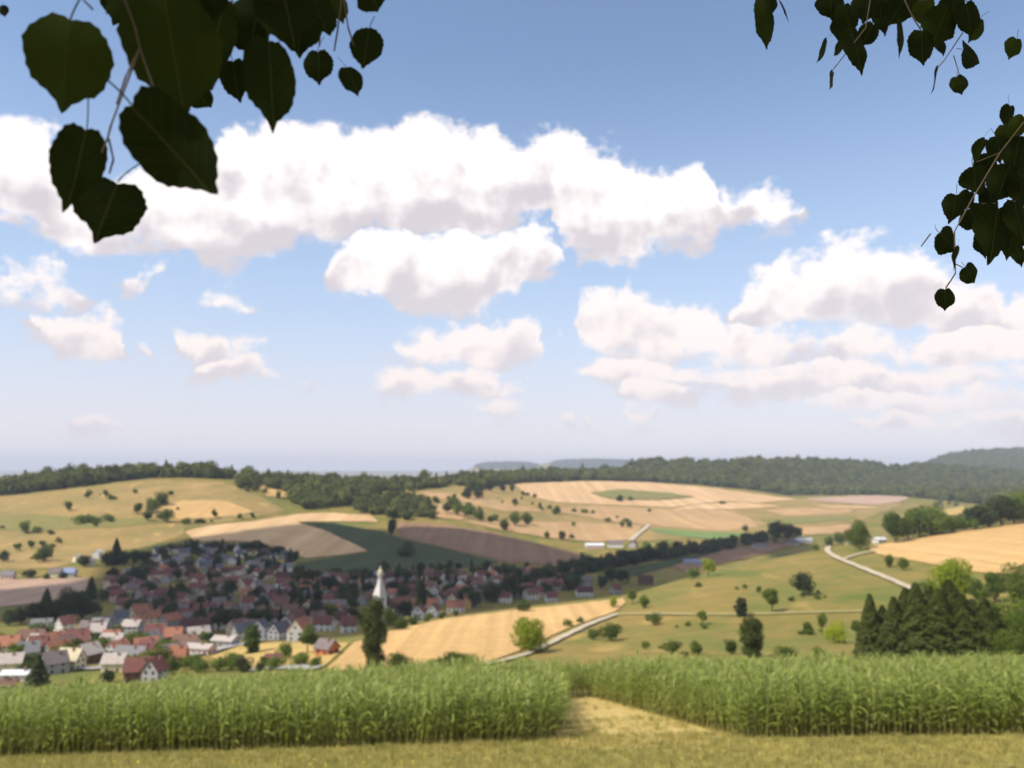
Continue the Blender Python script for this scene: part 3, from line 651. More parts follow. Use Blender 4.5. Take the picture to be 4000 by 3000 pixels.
# ------------------------------------------------------------------ houses
def wall_m(c): return plain_mat('plaster_'+c.strip('#'), lin(c), 0.9, 0.12, 0.4, 0.1)
def roof_m(c): return plain_mat('tiles_'+c.strip('#'), lin(c), 0.85, 0.35, 0.7, 0.2, streak=2.4)
WALL = {'white': wall_m('#d8d4cc'), 'cream': wall_m('#dccfae'), 'grey': wall_m('#a5a3a2'), 'ochre': wall_m('#d3b06a'), 'brown': wall_m('#6d5546'), 'orange': wall_m('#b5714a'), 'pink': wall_m('#d0b5a6')}
ROOF = {'orange': roof_m('#a06c54'), 'red': roof_m('#744c44'), 'dark red': roof_m('#553a36'), 'brown': roof_m('#76594c'), 'grey': roof_m('#7f7d7c'), 'slate': roof_m('#5f6067'), 'pale': roof_m('#b4a89e'),
        'cream': roof_m('#cabd9c'), 'white': roof_m('#d6d6d6'), 'blue': roof_m('#8792b0'), 'mauve': roof_m('#7a6f6c')}
m_glass, _t, _b = new_mat('window_glass'); _b.inputs['Base Color'].default_value = (0.03, 0.035, 0.045, 1); _b.inputs['Roughness'].default_value = 0.12
m_door = plain_mat('door_wood', (0.12, 0.07, 0.04), 0.6)
m_chim = plain_mat('chimney_brick', (0.28, 0.16, 0.12), 0.9)
def box_mesh(name, a, b, c, mat):
    vs = [(x*a/2, y*b/2, z*c/2) for z in (-1, 1) for y in (-1, 1) for x in (-1, 1)]
    fs = [(0, 2, 3, 1), (4, 5, 7, 6), (0, 1, 5, 4), (2, 6, 7, 3), (0, 4, 6, 2), (1, 3, 7, 5)]
    me = bpy.data.meshes.new(name); me.from_pydata(vs, [], fs); me.materials.append(mat); me.update(); return me
ME_WIN = box_mesh('window', 1.15, 0.08, 1.35, m_glass); ME_DOOR = box_mesh('door', 1.2, 0.08, 2.1, m_door); ME_CHIM = box_mesh('chimney', 0.7, 0.7, 1.8, m_chim)
PLACED = []
def house_at(X, Y, Z, L, Wd, Hh, R, rot, wall, roof, name='house', detail=True, x=0, y=0, where='', look=None, cat='house'):
    hs = 0.57*(1.0 if name == 'house' else 1.15)
    o = empty(name, (X, Y, Z+EYE), math.radians(rot), hs)
    l, w = L/2, Wd/2
    vs = [(-l,-w,-3),(l,-w,-3),(l,w,-3),(-l,w,-3),(-l,-w,Hh),(l,-w,Hh),(l,w,Hh),(-l,w,Hh),(-l,0,Hh+R),(l,0,Hh+R)]
    fs = [(0,1,5,4),(2,3,7,6),(1,2,6,9,5),(3,0,4,8,7),(4,5,9,8),(6,7,8,9),(0,3,2,1)]
    mesh_obj('wall', vs, fs, WALL[wall], o)
    ov, th = 0.6, 0.28; k = R/w; e = w+ov
    prof = [(-e, Hh-ov*k), (0, Hh+R), (e, Hh-ov*k)]
    vs, fs = [], []
    for xx in (-l-ov, l+ov):
        for (py, pz) in prof: vs.append((xx, py, pz+0.03))
        for (py, pz) in prof: vs.append((xx, py, pz+th))
    fs = [(3,4,10,9),(4,5,11,10),(0,6,7,1),(1,7,8,2),(0,1,4,3),(1,2,5,4),(6,9,10,7),(7,10,11,8),(0,3,9,6),(2,8,11,5)]
    rf = mesh_obj('roof', vs, fs, ROOF[roof], o)
    if detail:
        c = child('chimney', ME_CHIM, rf); c.location = (l*0.35, -w*0.25, Hh+R*0.75+0.7)
        rows = [1.5, 4.1] if Hh > 4.4 else [1.5]
        nw = max(2, int(L/3.2))
        for sgn in (-1, 1):
            for rz in rows:
                for i in range(nw):
                    if sgn == -1 and rz == 1.5 and i == nw//2:
                        d = child('door', ME_DOOR, o); d.location = (-l+L*(i+0.5)/nw, -w-0.01, 1.05); continue
                    wd = child('window', ME_WIN, o); wd.location = (-l+L*(i+0.5)/nw, sgn*(w+0.01), rz)
            for rz in rows+([Hh+R*0.3] if R > 3 else []):
                for yy in ((-w*0.45, w*0.45) if rz < Hh else (0,)):
                    wd = child('window', ME_WIN, o); wd.location = (sgn*(l+0.01), yy, rz); wd.rotation_euler = (0, 0, math.pi/2)
    PLACED.append((X, Y, max(L, Wd)*0.5*hs))
    REG.append((o, x, y, look or f'{wall} {cat} with {roof} roof', where, cat))
    return o
def house(x, y, L, Wd, rot, wall, roof, Hh=5.0, R=4.2, **kw):
    X, Y, Z = hit(x, y)
    if 'detail' not in kw: kw['detail'] = Y < 520
    return house_at(X, Y, Z, L, Wd, Hh, R, rot, wall, roof, x=x, y=y, **kw)
NEAR = 'on the near village edge'
for r in [(14,1412,12,9,12,'cream','orange'),(68,1396,13,9,6,'cream','brown'),(112,1404,10,9,62,'white','orange'),(166,1404,12,10,18,'white','red'),(208,1376,8,7,78,'cream','red'),
          (190,1432,9,9,66,'brown','pale'),(60,1428,9,8,30,'grey','grey'),(116,1454,9,8,48,'grey','mauve'),(152,1446,10,7,-10,'cream','cream'),(282,1440,14,8,-10,'white','grey'),
          (300,1472,10,8,14,'brown','red'),(334,1472,7,7,78,'grey','red'),(384,1440,7,5.5,5,'orange','orange'),(240,1398,8,7,10,'cream','orange')]:
    house(*r, where=NEAR)
house(43,1470,11,5,3,'white','white',2.6,1.0,name='shed',look='long low white shed with pale roof',where=NEAR,cat='shed')
house(6,1494,7,5,20,'brown','brown',2.4,1.4,name='shed',look='small dark brown shed',where=NEAR,cat='shed')
house(706,1414,7,6,-32,'orange','mauve',3.0,2.6,name='barn',look='small barn with orange front and greyish roof',where='in front of the golden wheat field',cat='barn')
house(590,1434,5,4,5,'brown','red',2.2,1.4,name='shed',look='tiny red-roofed garden shed',where='among the bushes above the corn',cat='shed')
MID = 'in mid village before the church'
for r in [(366,1354,12,10,64,'grey','orange'),(424,1366,17,12,6,'grey','dark red'),(482,1350,15,11,-4,'pink','red'),(395,1342,10,8,30,'white','red'),(428,1412,16,8,-14,'pink','pale',3.4,1.6),(486,1396,12,8,-14,'grey','pale',3.6,1.8),
          (524,1380,10,8,40,'white','slate'),(562,1378,8,8,84,'white','slate',6.5,4),(604,1380,10,8,62,'white','slate'),(648,1382,11,10,76,'white','orange',5.5,6),(640,1352,12,9,70,'grey','red',5.5,5.5),
          (700,1362,12,8,-10,'white','red'),(738,1350,10,8,-18,'cream','dark red'),(752,1366,8,7,20,'white','red'),(332,1384,9,8,20,'grey','red'),(330,1346,9,8,40,'cream','orange'),(300,1360,8,7,10,'white','orange'),
          (590,1346,11,9,10,'white','dark red'),(545,1346,10,8,80,'grey','red'),(262,1346,9,8,20,'grey','slate'),(232,1362,9,8,70,'white','slate'),(140,1362,9,8,60,'white','red'),
          (672,1300,12,8,-4,'white','slate',6,4),(704,1300,9,8,80,'white','slate',6,4),(636,1298,9,8,0,'cream','red'),(600,1296,14,9,6,'white','dark red'),(560,1290,10,8,70,'grey','dark red')]:
    house(*r, where=MID)
RGT = 'in the village right of the church'
for r in [(905,1340,8,8,82,'white','red',6,4),(936,1332,10,8,80,'white','red',5.5,4.5),(985,1322,14,9,2,'white','orange'),(1006,1316,7,8,86,'ochre','orange',5.5,4),(872,1312,10,8,20,'white','red'),(950,1304,9,8,70,'white','dark red'),
          (1262,1288,15,9,8,'white','dark red'),(1232,1262,8,7,78,'white','red'),(1160,1288,11,8,4,'pink','red'),(1200,1276,10,8,-6,'grey','dark red'),(1190,1300,10,8,20,'white','red'),(940,1262,9,8,70,'white','dark red'),(962,1274,9,8,80,'cream','slate'),
          (866,1266,8,7,80,'white','slate'),(890,1268,8,7,76,'white','slate'),(1085,1258,9,8,80,'white','dark red'),(1040,1284,9,8,20,'white','slate'),(1395,1262,14,9,8,'brown','dark red'),(1330,1282,9,8,30,'grey','red')]:
    house(*r, where=RGT)
house(795,1252,24,11,2,'grey','blue',5,2.2,name='hall',look='large hall with bluish roof',where='behind the church tower',cat='hall')
house(1500,1220,22,10,-6,'grey','blue',4,2,name='hall',look='low hall with pale blue roof',where='in the dark valley',cat='hall')
UP = 'on the upper village edge'
for r in [(120,1246,12,9,5,'cream','mauve'),(150,1246,13,8,0,'grey','blue'),(18,1252,12,8,4,'pink','grey'),(166,1214,8,7,60,'cream','cream'),(211,1206,8,8,84,'white','white',8,2.5),(192,1222,12,8,20,'cream','pale'),(246,1252,15,9,-6,'cream','orange'),(275,1246,9,8,60,'cream','grey')]:
    house(*r, where=UP)
FARM = 'on the sunny farmland beyond the village'
house(1284,1184,24,11,2,'pink','white',4,2.5,name='barn',look='long white farm hall',where=FARM,cat='barn')
house(1330,1182,20,12,-4,'white','mauve',5,4,name='barn',look='white barn with mauve roof',where=FARM,cat='barn')
house(1368,1182,12,9,70,'grey','red',5,4,name='farmhouse',look='small red-roofed farmhouse',where=FARM)
house(1735,1172,22,11,6,'white','white',4,2,name='barn',look='pale barn',where='in the valley below the road bend',cat='barn')
house(1712,1178,14,9,0,'grey','slate',4,2.5,name='barn',look='grey barn with slate roof',where='in the valley below the road bend',cat='barn')
house(1640,1186,16,9,4,'grey','mauve',4,3,name='barn',look='grey barn with mauve roof',where='in the dark valley',cat='barn')
house(1899,1172,8,7,20,'white','white',2.6,1.6,name='hut',look='small white hut',where='between the two trees at the road bend',cat='hut')
# rows of roofs further back
VPOLY2 = [(-40,1400),(60,1372),(200,1360),(330,1372),(450,1380),(430,1440),(300,1462),(160,1456),(20,1462)]
VPOLY = [(330,1192),(560,1184),(640,1212),(612,1252),(830,1246),(1000,1236),(1230,1244),(1290,1262),(1200,1290),(1000,1312),(900,1326),(840,1330),(760,1345),(560,1372),(420,1376),(300,1340),(225,1290),(240,1256),(330,1226)]
def free(X, Y, rad):
    return all((X-a)**2+(Y-b)**2 > (rad+c)**2 for a, b, c in PLACED)
CHX, CHY, CHZ = hit(820, 1336); PLACED.append((CHX, CHY, 12))
def side(x): return 'far left' if x < 450 else ('just left' if x < 790 else ('just right' if x < 1000 else 'far right'))
def band(y): return 'back' if y < 1225 else ('middle' if y < 1290 else 'front')
cnt = 0; tries = 0
while cnt < 235 and tries < 12000:
    tries += 1
    x = random.uniform(225, 1290); y = random.uniform(1184, 1376)
    if not inside(VPOLY, x, y): continue
    X, Y, Z = hit(x, y)
    L = random.uniform(9, 14); 
    if not free(X, Y, L*0.285+1.4): continue
    upper = y < 1236 and x < 660
    wall = random.choice(['white', 'white', 'grey', 'cream'] if upper else ['white', 'cream', 'grey', 'pink', 'white'])
    roof = random.choice(['slate', 'slate', 'grey', 'dark red', 'mauve'] if upper else ['dark red', 'red', 'red', 'red', 'brown', 'orange', 'brown', 'mauve'])
    where = f'in {band(y)} rows {side(x)} of church'
    house_at(X, Y, Z, L, random.uniform(7.5, 9.5), random.uniform(4.6, 6), random.uniform(3.4, 5), random.choice([0, 10, -12, 80, 95, 60, 30, -30])+random.uniform(-6, 6), wall, roof, x=x, y=y, detail=Y < 470, where=where)
    cnt += 1
cnt = 0; tries = 0
while cnt < 26 and tries < 4000:
    tries += 1
    x = random.uniform(-40, 450); y = random.uniform(1360, 1462)
    if not inside(VPOLY2, x, y): continue
    X, Y, Z = hit(x, y); L = random.uniform(8, 12)
    if not free(X, Y, L*0.285+1.0): continue
    house_at(X, Y, Z, L, random.uniform(7, 9), random.uniform(4.2, 5.5), random.uniform(3.2, 4.6), random.choice([0, 12, -10, 75, 60, 30])+random.uniform(-6, 6), random.choice(['white', 'cream', 'grey', 'pink', 'brown']), random.choice(['orange', 'orange', 'red', 'brown', 'mauve', 'pale', 'grey']), x=x, y=y, where='on the near village edge')
    cnt += 1
cnt = 0; tries = 0
while cnt < 34 and tries < 4000:
    tries += 1
    x = random.uniform(-20, 450); y = random.uniform(1366, 1470)
    if not inside(VPOLY2, x, y-4): continue
    X, Y, Z = hit(x, y)
    if not free(X, Y, 1.0): continue
    PLACED.append((X, Y, 1.2)); tree(x, y, random.uniform(3, 6)*F/Y, random.choice(['round', 'loose', 'bush', 'bush']), 'dec', 1.1, where='in gardens on the near village edge'); cnt += 1
cnt = 0; tries = 0
while cnt < 235 and tries < 9000:
    tries += 1
    x = random.uniform(225, 1290); y = random.uniform(1186, 1384)
    if not inside(VPOLY, x, y+4): continue
    X, Y, Z = hit(x, y)
    if not free(X, Y, 1.2): continue
    PLACED.append((X, Y, 1.6))
    hp = random.uniform(4.5, 10)*F/Y
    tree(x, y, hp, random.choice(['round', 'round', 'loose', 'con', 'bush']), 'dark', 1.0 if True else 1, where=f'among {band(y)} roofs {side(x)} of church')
    cnt += 1

# ------------------------------------------------------------------ church
m_stone = plain_mat('white_render', (0.78, 0.74, 0.68), 0.9, 0.1, 0.3, 0.1)
m_spire = plain_mat('pale_shingles', (0.62, 0.57, 0.50), 0.8, 0.25, 1.2, 0.2, streak=2.0)
m_gold = plain_mat('yellowed_copper', (0.50, 0.45, 0.27), 0.45, 0.2, 1.5, 0.5)
mpp = CHY/F
ch = empty('church', (CHX, CHY, CHZ+EYE), math.radians(-38))
def lathe4(prof, n=4, rot=math.pi/4):
    vs, fs = [], []
    for (r, z) in prof:
        for k in range(n): a = rot+2*math.pi*k/n; vs.append((r*math.cos(a), r*math.sin(a), z))
    for i in range(len(prof)-1):
        for k in range(n): fs.append((i*n+k, i*n+(k+1) % n, (i+1)*n+(k+1) % n, (i+1)*n+k))
    fs.append(tuple(range((len(prof)-1)*n, len(prof)*n))); return vs, fs
zt = lambda yv: (1336-yv)*mpp
hw = 2.05*math.sqrt(2)
v, f = lathe4([(hw, -3), (hw, zt(1288))]); mesh_obj('tower', v, f, m_stone, ch)
v, f = lathe4([(hw*1.08, zt(1288)), (hw*1.02, zt(1285)), (hw*0.86, zt(1278)), (hw*0.62, zt(1270)), (hw*0.46, zt(1263)), (hw*0.40, zt(1257))]); sp_ = mesh_obj('tower_roof', v, f, m_spire, ch)
v, f = lathe4([(hw*0.34, zt(1257)), (hw*0.34, zt(1248))], 8); ln = mesh_obj('lantern', v, f, m_stone, ch)
v, f = lathe4([(hw*0.42, zt(1248)), (hw*0.46, zt(1244)), (hw*0.36, zt(1238)), (hw*0.14, zt(1232)), (0.15, zt(1226))], 8); mesh_obj('cupola', v, f, m_gold, ch)
for k in range(4):
    a = k*math.pi/2
    for zz in (zt(1296), zt(1312)):
        wn = child('window', ME_WIN, ch); wn.location = (2.06*math.cos(a), 2.06*math.sin(a), zz); wn.rotation_euler = (0, 0, a+math.pi/2); wn.scale = (0.8, 1, 1.3)
    wn = child('louvre', ME_WIN, ln); wn.location = (hw*0.34*0.93*math.cos(a), hw*0.34*0.93*math.sin(a), zt(1252.5)); wn.rotation_euler = (0, 0, a+math.pi/2); wn.scale = (0.5, 1, 0.8)
vs = [(3.2*sx, y_, z_) for sx in (-1, 1) for (y_, z_) in ((2.4, -3), (2.4, 4.2), (13, -3), (13, 4.2))]
vs += [(0, 2.4, 7.6), (0, 13, 7.6)]
fs = [(0,1,3,2),(4,6,7,5),(0,4,5,8,1),(2,3,9,7,6)]
mesh_obj('nave', vs, fs, m_stone, ch)
vs = [(-3.7,2.35,3.8),(0,2.35,7.8),(3.7,2.35,3.8),(-3.7,13.4,3.8),(0,13.4,7.8),(3.7,13.4,3.8)]
vs += [(a, b, c+0.25) for a, b, c in vs]
fs = [(6,7,10,9),(7,8,11,10),(0,3,4,1),(1,4,5,2),(0,1,7,6),(1,2,8,7),(3,9,10,4),(4,10,11,5),(0,6,9,3),(2,5,11,8)]
mesh_obj('nave_roof', vs, fs, ROOF['dark red'], ch)
tag(ch, 'white church with tapering tower and yellowish cupola, sunlit above the village roofs', 'church')

# ------------------------------------------------------------------ woods (masses nobody could count)
PROTO = bpy.data.collections.new('tree_kit')
def protos(form, mk, lod):
    out = []
    for c, t in kit(form, mk, lod):
        o = bpy.data.objects.new('kit_'+form, c); out.append(o)
    return out
def scatter(name, pts, rz, sc, pid, objs, tilt=None, parent=None):
    me = bpy.data.meshes.new(name); me.vertices.add(len(pts)); me.vertices.foreach_set('co', np.asarray(pts, dtype=np.float32).ravel())
    rot = np.zeros((len(pts), 3), dtype=np.float32); rot[:, 2] = rz
    if tilt is not None: rot[:, :2] = tilt
    a = me.attributes.new('rot', 'FLOAT_VECTOR', 'POINT'); a.data.foreach_set('vector', rot.ravel())
    a = me.attributes.new('scl', 'FLOAT_VECTOR', 'POINT'); a.data.foreach_set('vector', np.asarray(sc, dtype=np.float32).ravel())
    a = me.attributes.new('pid', 'INT', 'POINT'); a.data.foreach_set('value', np.asarray(pid, dtype=np.int32))
    me.update()
    o = bpy.data.objects.new(name, me); COL.objects.link(o)
    g = bpy.data.node_groups.new(name, 'GeometryNodeTree')
    g.interface.new_socket('Geometry', in_out='INPUT', socket_type='NodeSocketGeometry'); g.interface.new_socket('Geometry', in_out='OUTPUT', socket_type='NodeSocketGeometry')
    gi, go = g.nodes.new('NodeGroupInput'), g.nodes.new('NodeGroupOutput')
    def attr(nm, ty):
        n = g.nodes.new('GeometryNodeInputNamedAttribute'); n.data_type = ty; n.inputs['Name'].default_value = nm; return n.outputs['Attribute']
    ar, as_, ap = attr('rot', 'FLOAT_VECTOR'), attr('scl', 'FLOAT_VECTOR'), attr('pid', 'INT')
    er_ = g.nodes.new('FunctionNodeEulerToRotation'); g.links.new(ar, er_.inputs[0])
    jn = g.nodes.new('GeometryNodeJoinGeometry')
    for k, ob in enumerate(objs):
        cp = g.nodes.new('FunctionNodeCompare'); cp.data_type = 'INT'; cp.operation = 'EQUAL'
        ins = [s for s in cp.inputs if s.type == 'INT']; g.links.new(ap, ins[0]); ins[1].default_value = k
        oi = g.nodes.new('GeometryNodeObjectInfo'); oi.inputs['Object'].default_value = ob; oi.inputs['As Instance'].default_value = True
        ip = g.nodes.new('GeometryNodeInstanceOnPoints')
        g.links.new(gi.outputs[0], ip.inputs['Points']); g.links.new(cp.outputs[0], ip.inputs['Selection']); g.links.new(oi.outputs['Geometry'], ip.inputs['Instance'])
        g.links.new(er_.outputs[0], ip.inputs['Rotation']); g.links.new(as_, ip.inputs['Scale'])
        g.links.new(ip.outputs[0], jn.inputs[0])
    g.links.new(jn.outputs[0], go.inputs[0])
    md = o.modifiers.new('scatter', 'NODES'); md.node_group = g
    return o
WOODP = protos('round', 'wood', 0)+protos('con', 'wood', 0)[:3]+protos('loose', 'wood', 0)[:2]
WOODP_D = protos('round', 'dark', 0)+protos('con', 'dark', 0)[:2]
def wood(name, poly, n, hm, label, objs=WOODP, wide=1.25, sing=0.0, floor=True):
    xs = [p[0] for p in poly]; ys = [p[1] for p in poly]; P, Hs = [], []
    while len(P) < n:
        x = random.uniform(min(xs), max(xs)); y = random.uniform(min(ys), max(ys))
        if not inside(poly, x, y): continue
        X, Y, Z = hit(x, y); h = hm*random.uniform(0.7, 1.15)*(1.35 if random.random() < sing else 1)
        P.append((X, Y, Z+EYE-0.12*h)); Hs.append((h*wide*random.uniform(0.85, 1.15), h*wide*random.uniform(0.85, 1.15), h))
    if floor: sheet('woodland_floor', poly, m_farfor, lift=1.6)
    o = scatter(name, P, RNG.uniform(0, 6.28, n), Hs, RNG.integers(0, len(objs), n), objs)
    return tag(o, label, 'wood', kind='stuff')
wood('ridge_wood', [(-90,1080),(0,1070),(100,1060),(200,1047),(300,1034),(400,1031),(500,1036),(500,1030),(400,1025),(250,1027),(110,1039),(0,1054),(-90,1062)], 560, 16, 'dark wood along the ridge top on the left', sing=0.2)
wood('hillside_wood', [(500,1036),(560,1034),(700,1040),(850,1041),(960,1036),(1100,1029),(1100,1041),(960,1052),(900,1060),(840,1067),(790,1078),(735,1094),(655,1100),(625,1078),(605,1062),(560,1048),(522,1056)], 560, 14, 'green wood running down the hillside from the ridge', sing=0.08, floor=False)
wood('copse', [(760,1086),(830,1078),(900,1078),(930,1094),(938,1122),(880,1124),(820,1118),(770,1104)], 120, 13, 'dense copse between the stubble fields', floor=False)
wood('ridge_wood', [(1000,1036),(1100,1031),(1250,1024),(1400,1022),(1600,1040),(1600,1056),(1500,1046),(1300,1038),(1120,1043),(1060,1052),(1010,1062)], 1000, 18, 'dark wood above the wide wheat fields', sing=0.03)
wood('forest', [(1330,1022),(1400,1012),(1480,1001),(1540,1006),(1610,998),(1720,997),(1850,1003),(1960,1013),(2212,1032),(2290,1036),(2290,1100),(2212,1096),(2100,1088),(1960,1073),(1850,1069),(1700,1070),(1600,1055),(1400,1036)], 3400, 20, 'wide dark forest covering the hill on the right')
wood('mountain_wood', [(1960,1020),(1992,1008),(2042,988),(2100,978),(2290,972),(2290,1032),(2212,1030),(1990,1030)], 2600, 26, 'bluish wooded mountain at the far right')
for (nm, poly, n, lb) in [('distant_wood', [(1024,1006),(1056,1000),(1130,999),(1163,1004),(1160,1012),(1030,1012)], 500, 'faint blue wooded hill on the skyline'),
                          ('distant_wood', [(1190,1000),(1217,995),(1300,993),(1388,997),(1436,1004),(1430,1012),(1190,1012)], 900, 'flat-topped blue wooded hill on the skyline')]:
    wood(nm, poly, n, 24, lb, wide=1.6)
wood('hedge_row', [(930,1086),(960,1082),(1010,1098),(1070,1122),(1085,1132),(1060,1132),(990,1108)], 40, 9, 'hedge of small trees between the stubble fields', floor=False)
wood('hedge_row', [(1255,1232),(1400,1206),(1560,1182),(1650,1164),(1652,1172),(1560,1190),(1400,1214),(1262,1240)], 110, 10, 'dark tree-lined brook in the valley', WOODP_D, floor=False)
wood('hedge_row', [(330,1190),(560,1182),(640,1206),(640,1212),(560,1188),(335,1197)], 46, 7, 'dark garden hedges along the upper village edge', WOODP_D, floor=False)
wood('thicket', [(505,1040),(540,1042),(560,1056),(540,1066),(520,1058)], 26, 9, 'bright bushes below the ridge wood', floor=False)
wood('thicket', [(1955,1120),(2000,1096),(2060,1084),(2080,1094),(2030,1100),(2020,1120),(2085,1125),(2090,1140),(1960,1150)], 70, 10, 'green thicket behind the wheat field skyline', floor=False)

# ------------------------------------------------------------------ corn in the foreground
def corn_leafmat():
    m, t, b = new_mat('corn_leaf')
    oi = N(t, 'ShaderNodeObjectInfo'); g = N(t, 'ShaderNodeTexCoord').outputs['Object']
    sz = N(t, 'ShaderNodeSeparateXYZ'); t.links.new(g, sz.inputs[0])
    k = tramp(t, sz.outputs[2], 0.1, 0.9)
    c = tmix(t, k, (0.31, 0.28, 0.035), (0.285, 0.375, 0.060))
    c = tmix(t, 0.5, c, tmix(t, oi.outputs['Random'], (0.15, 0.20, 0.022), (0.48, 0.52, 0.16)))
    t.links.new(c, b.inputs['Base Color']); b.inputs['Roughness'].default_value = 0.45; b.inputs['Specular IOR Level'].default_value = 0.35
    tr = N(t, 'ShaderNodeBsdfTranslucent'); t.links.new(c, tr.inputs['Color']); mx = N(t, 'ShaderNodeMixShader'); mx.inputs[0].default_value = 0.42
    t.links.new(b.outputs[0], mx.inputs[1]); t.links.new(tr.outputs[0], mx.inputs[2]); t.links.new(mx.outputs[0], t.nodes['Material Output'].inputs['Surface'])
    return m
m_cleaf = corn_leafmat(); m_cstalk = plain_mat('corn_stalk', (0.22, 0.22, 0.06), 0.6, 0.3, 3)
def corn_meshes(seed):
    r = random.Random(seed); vs, fs = [], []
    tube(vs, fs, (0, 0, -0.15), (0, 0, 0.8), 0.019, 0.016, 5); tube(vs, fs, (0, 0, 0.8), (0.02, 0.01, 1.65), 0.016, 0.006, 5)
    for k in range(5):
        a = r.random()*6.28; tube(vs, fs, (0.02, 0.01, 1.5+0.03*k), (0.02+math.cos(a)*0.07, 0.01+math.sin(a)*0.07, 1.74+0.02*k), 0.004, 0.002, 3)
    st = bpy.data.meshes.new('stalk'); st.from_pydata(vs, [], fs); st.materials.append(m_cstalk); st.update()
    vs, fs = [], []
    base = r.random()*6.28
    for k in range(13):
        z = 0.22+k*0.105+r.uniform(-0.02, 0.02); a = base+(k % 2)*math.pi+r.uniform(-0.5, 0.5)
        l = (0.45+0.26*math.sin(math.pi*(k+1)/13))*r.uniform(0.75, 1.2); up = r.uniform(1.0, 1.4)+(0.1 if k > 9 else 0); w = 0.028*r.uniform(0.8, 1.2)
        d = Vector((math.cos(a), math.sin(a), 0)); sd_ = Vector((-math.sin(a), math.cos(a), 0)); p = Vector((0, 0, z)); ang = up; b0 = len(vs); ns = 5
        for i in range(ns+1):
            t = i/ns; wi = w*(0.55+0.9*t) if t < 0.35 else w*(1.05)*(1-((t-0.35)/0.65)**2)+0.002
            cup = Vector((0, 0, wi*0.35)); tw = sd_*math.cos(t*0.9)+Vector((0, 0, 1))*math.sin(t*0.9)*0.4
            vs += [tuple(p-tw*wi+cup), tuple(p), tuple(p+tw*wi+cup)]
            p = p+(d*math.cos(ang)+Vector((0, 0, 1))*math.sin(ang))*l/ns; ang -= r.uniform(0.08, 0.62)
            p = p+Vector((0.012, 0.0, 0))
        for i in range(ns):
            for j in range(2): fs.append((b0+i*3+j, b0+i*3+j+1, b0+i*3+j+4, b0+i*3+j+3))
    lf = bpy.data.meshes.new('leaves'); lf.from_pydata(vs, [], fs); lf.materials.append(m_cleaf)
    lf.polygons.foreach_set('use_smooth', np.ones(len(lf.polygons), dtype=bool)); lf.update()
    # one mesh of both for the mass of the field
    bm = bmesh.new(); bm.from_mesh(st); n0 = len(bm.faces); bm.from_mesh(lf); bm.faces.ensure_lookup_table()
    for i in range(n0, len(bm.faces)): bm.faces[i].material_index = 1
    for fc in bm.faces: fc.smooth = True
    al = bpy.data.meshes.new('corn'); bm.to_mesh(al); bm.free(); al.materials.append(m_cstalk); al.materials.append(m_cleaf)
    return st, lf, al
CORN = [corn_meshes(s) for s in range(10)]
CORN_OBJ = [bpy.data.objects.new('kit_corn', c[2]) for c in CORN]
def edge_at(pts):
    a = np.array([hit(*p)[:2] for p in pts]); return a
LEDGE = edge_at([(-420,1648),(0,1640),(400,1628),(800,1616),(1180,1603),(1207,1594)])
REDGE = edge_at([(1218,1500),(1262,1506),(1320,1522),(1400,1545),(1500,1573),(1600,1599),(1800,1597),(2212,1591),(2600,1588)])
def corn_block(front, xlim, name, label, plabel, pgroup, nfront):
    P = []; spacing = 0.165; rowgap = 0.58
    fx, fy = front[:, 0], front[:, 1]
    ycap = 49.5
    # rows run across the slope, parallel to the front edge
    for r in range(64):
        x = -40.0
        while x < 42.0:
            x += spacing*random.uniform(0.7, 1.3)
            y0 = 27.2+r*rowgap+random.uniform(-0.09, 0.09)
            if y0 > ycap or abs(x/y0) > 0.80: continue
            P.append((x+random.uniform(-0.05, 0.05), y0))
    return P
def left_ok(x, y):
    u, s = x/y, 0
    yf = np.interp(x, LEDGE[:, 0], LEDGE[:, 1])
    xr = 1.62 + (y-27)*0.045
    return y >= yf and x < xr
def right_ok(x, y):
    if x < 1.62+(y-27)*0.045+0.05: return False
    o = np.argsort(REDGE[:, 0]); yf = np.interp(x, REDGE[o, 0], REDGE[o, 1])
    if x < 3.3 and y > 45.0: return True
    return y >= yf
ALL = corn_block(LEDGE, None, '', '', '', '', 0)
LP = [p for p in ALL if left_ok(*p)]; RP = [p for p in ALL if right_ok(*p)]
def corn_field(P, front, name, label, plabel, group, nfront):
    def dist(p): return min(math.hypot(p[0]-a, p[1]-b) for a, b in dense)
    dense = [tuple(front[i]*(1-t)+front[i+1]*t) for i in range(len(front)-1) for t in np.linspace(0, 1, 24)]
    vis = [p for p in P if abs(p[0]/p[1]) < 0.64]
    vis.sort(key=dist); near = set(vis[:nfront])
    rest = [p for p in P if p not in near]
    for p in vis[:nfront]:
        k = random.randrange(10); h = random.uniform(0.78, 1.18)
        o = empty('corn_plant', (p[0], p[1], height(*p)+EYE), random.uniform(0, 6.28), h); o.rotation_euler[0] = random.uniform(-0.08, 0.08); o.rotation_euler[1] = random.uniform(-0.02, 0.16)
        child('stalk', CORN[k][0], o); child('leaves', CORN[k][1], o); tag(o, plabel, 'corn plant', group)
    n = len(rest)
    pts = [(x, y, height(x, y)+EYE) for x, y in rest]; s = RNG.uniform(0.8, 1.15, n)
    px_ = np.array(rest); s = s*(1+0.09*np.sin(px_[:, 0]*0.9+px_[:, 1]*0.5)*np.sin(px_[:, 0]*0.37+2)+0.05*np.sin(px_[:, 0]*2.3))
    o = scatter(name, pts, RNG.uniform(0, 6.28, n), np.stack([s, s, s*RNG.uniform(0.88, 1.12, n)], 1), RNG.integers(0, 10, n), CORN_OBJ, tilt=np.stack([RNG.uniform(-0.08, 0.08, n), RNG.uniform(-0.02, 0.16, n)], 1))
    tag(o, label, 'corn', kind='stuff')
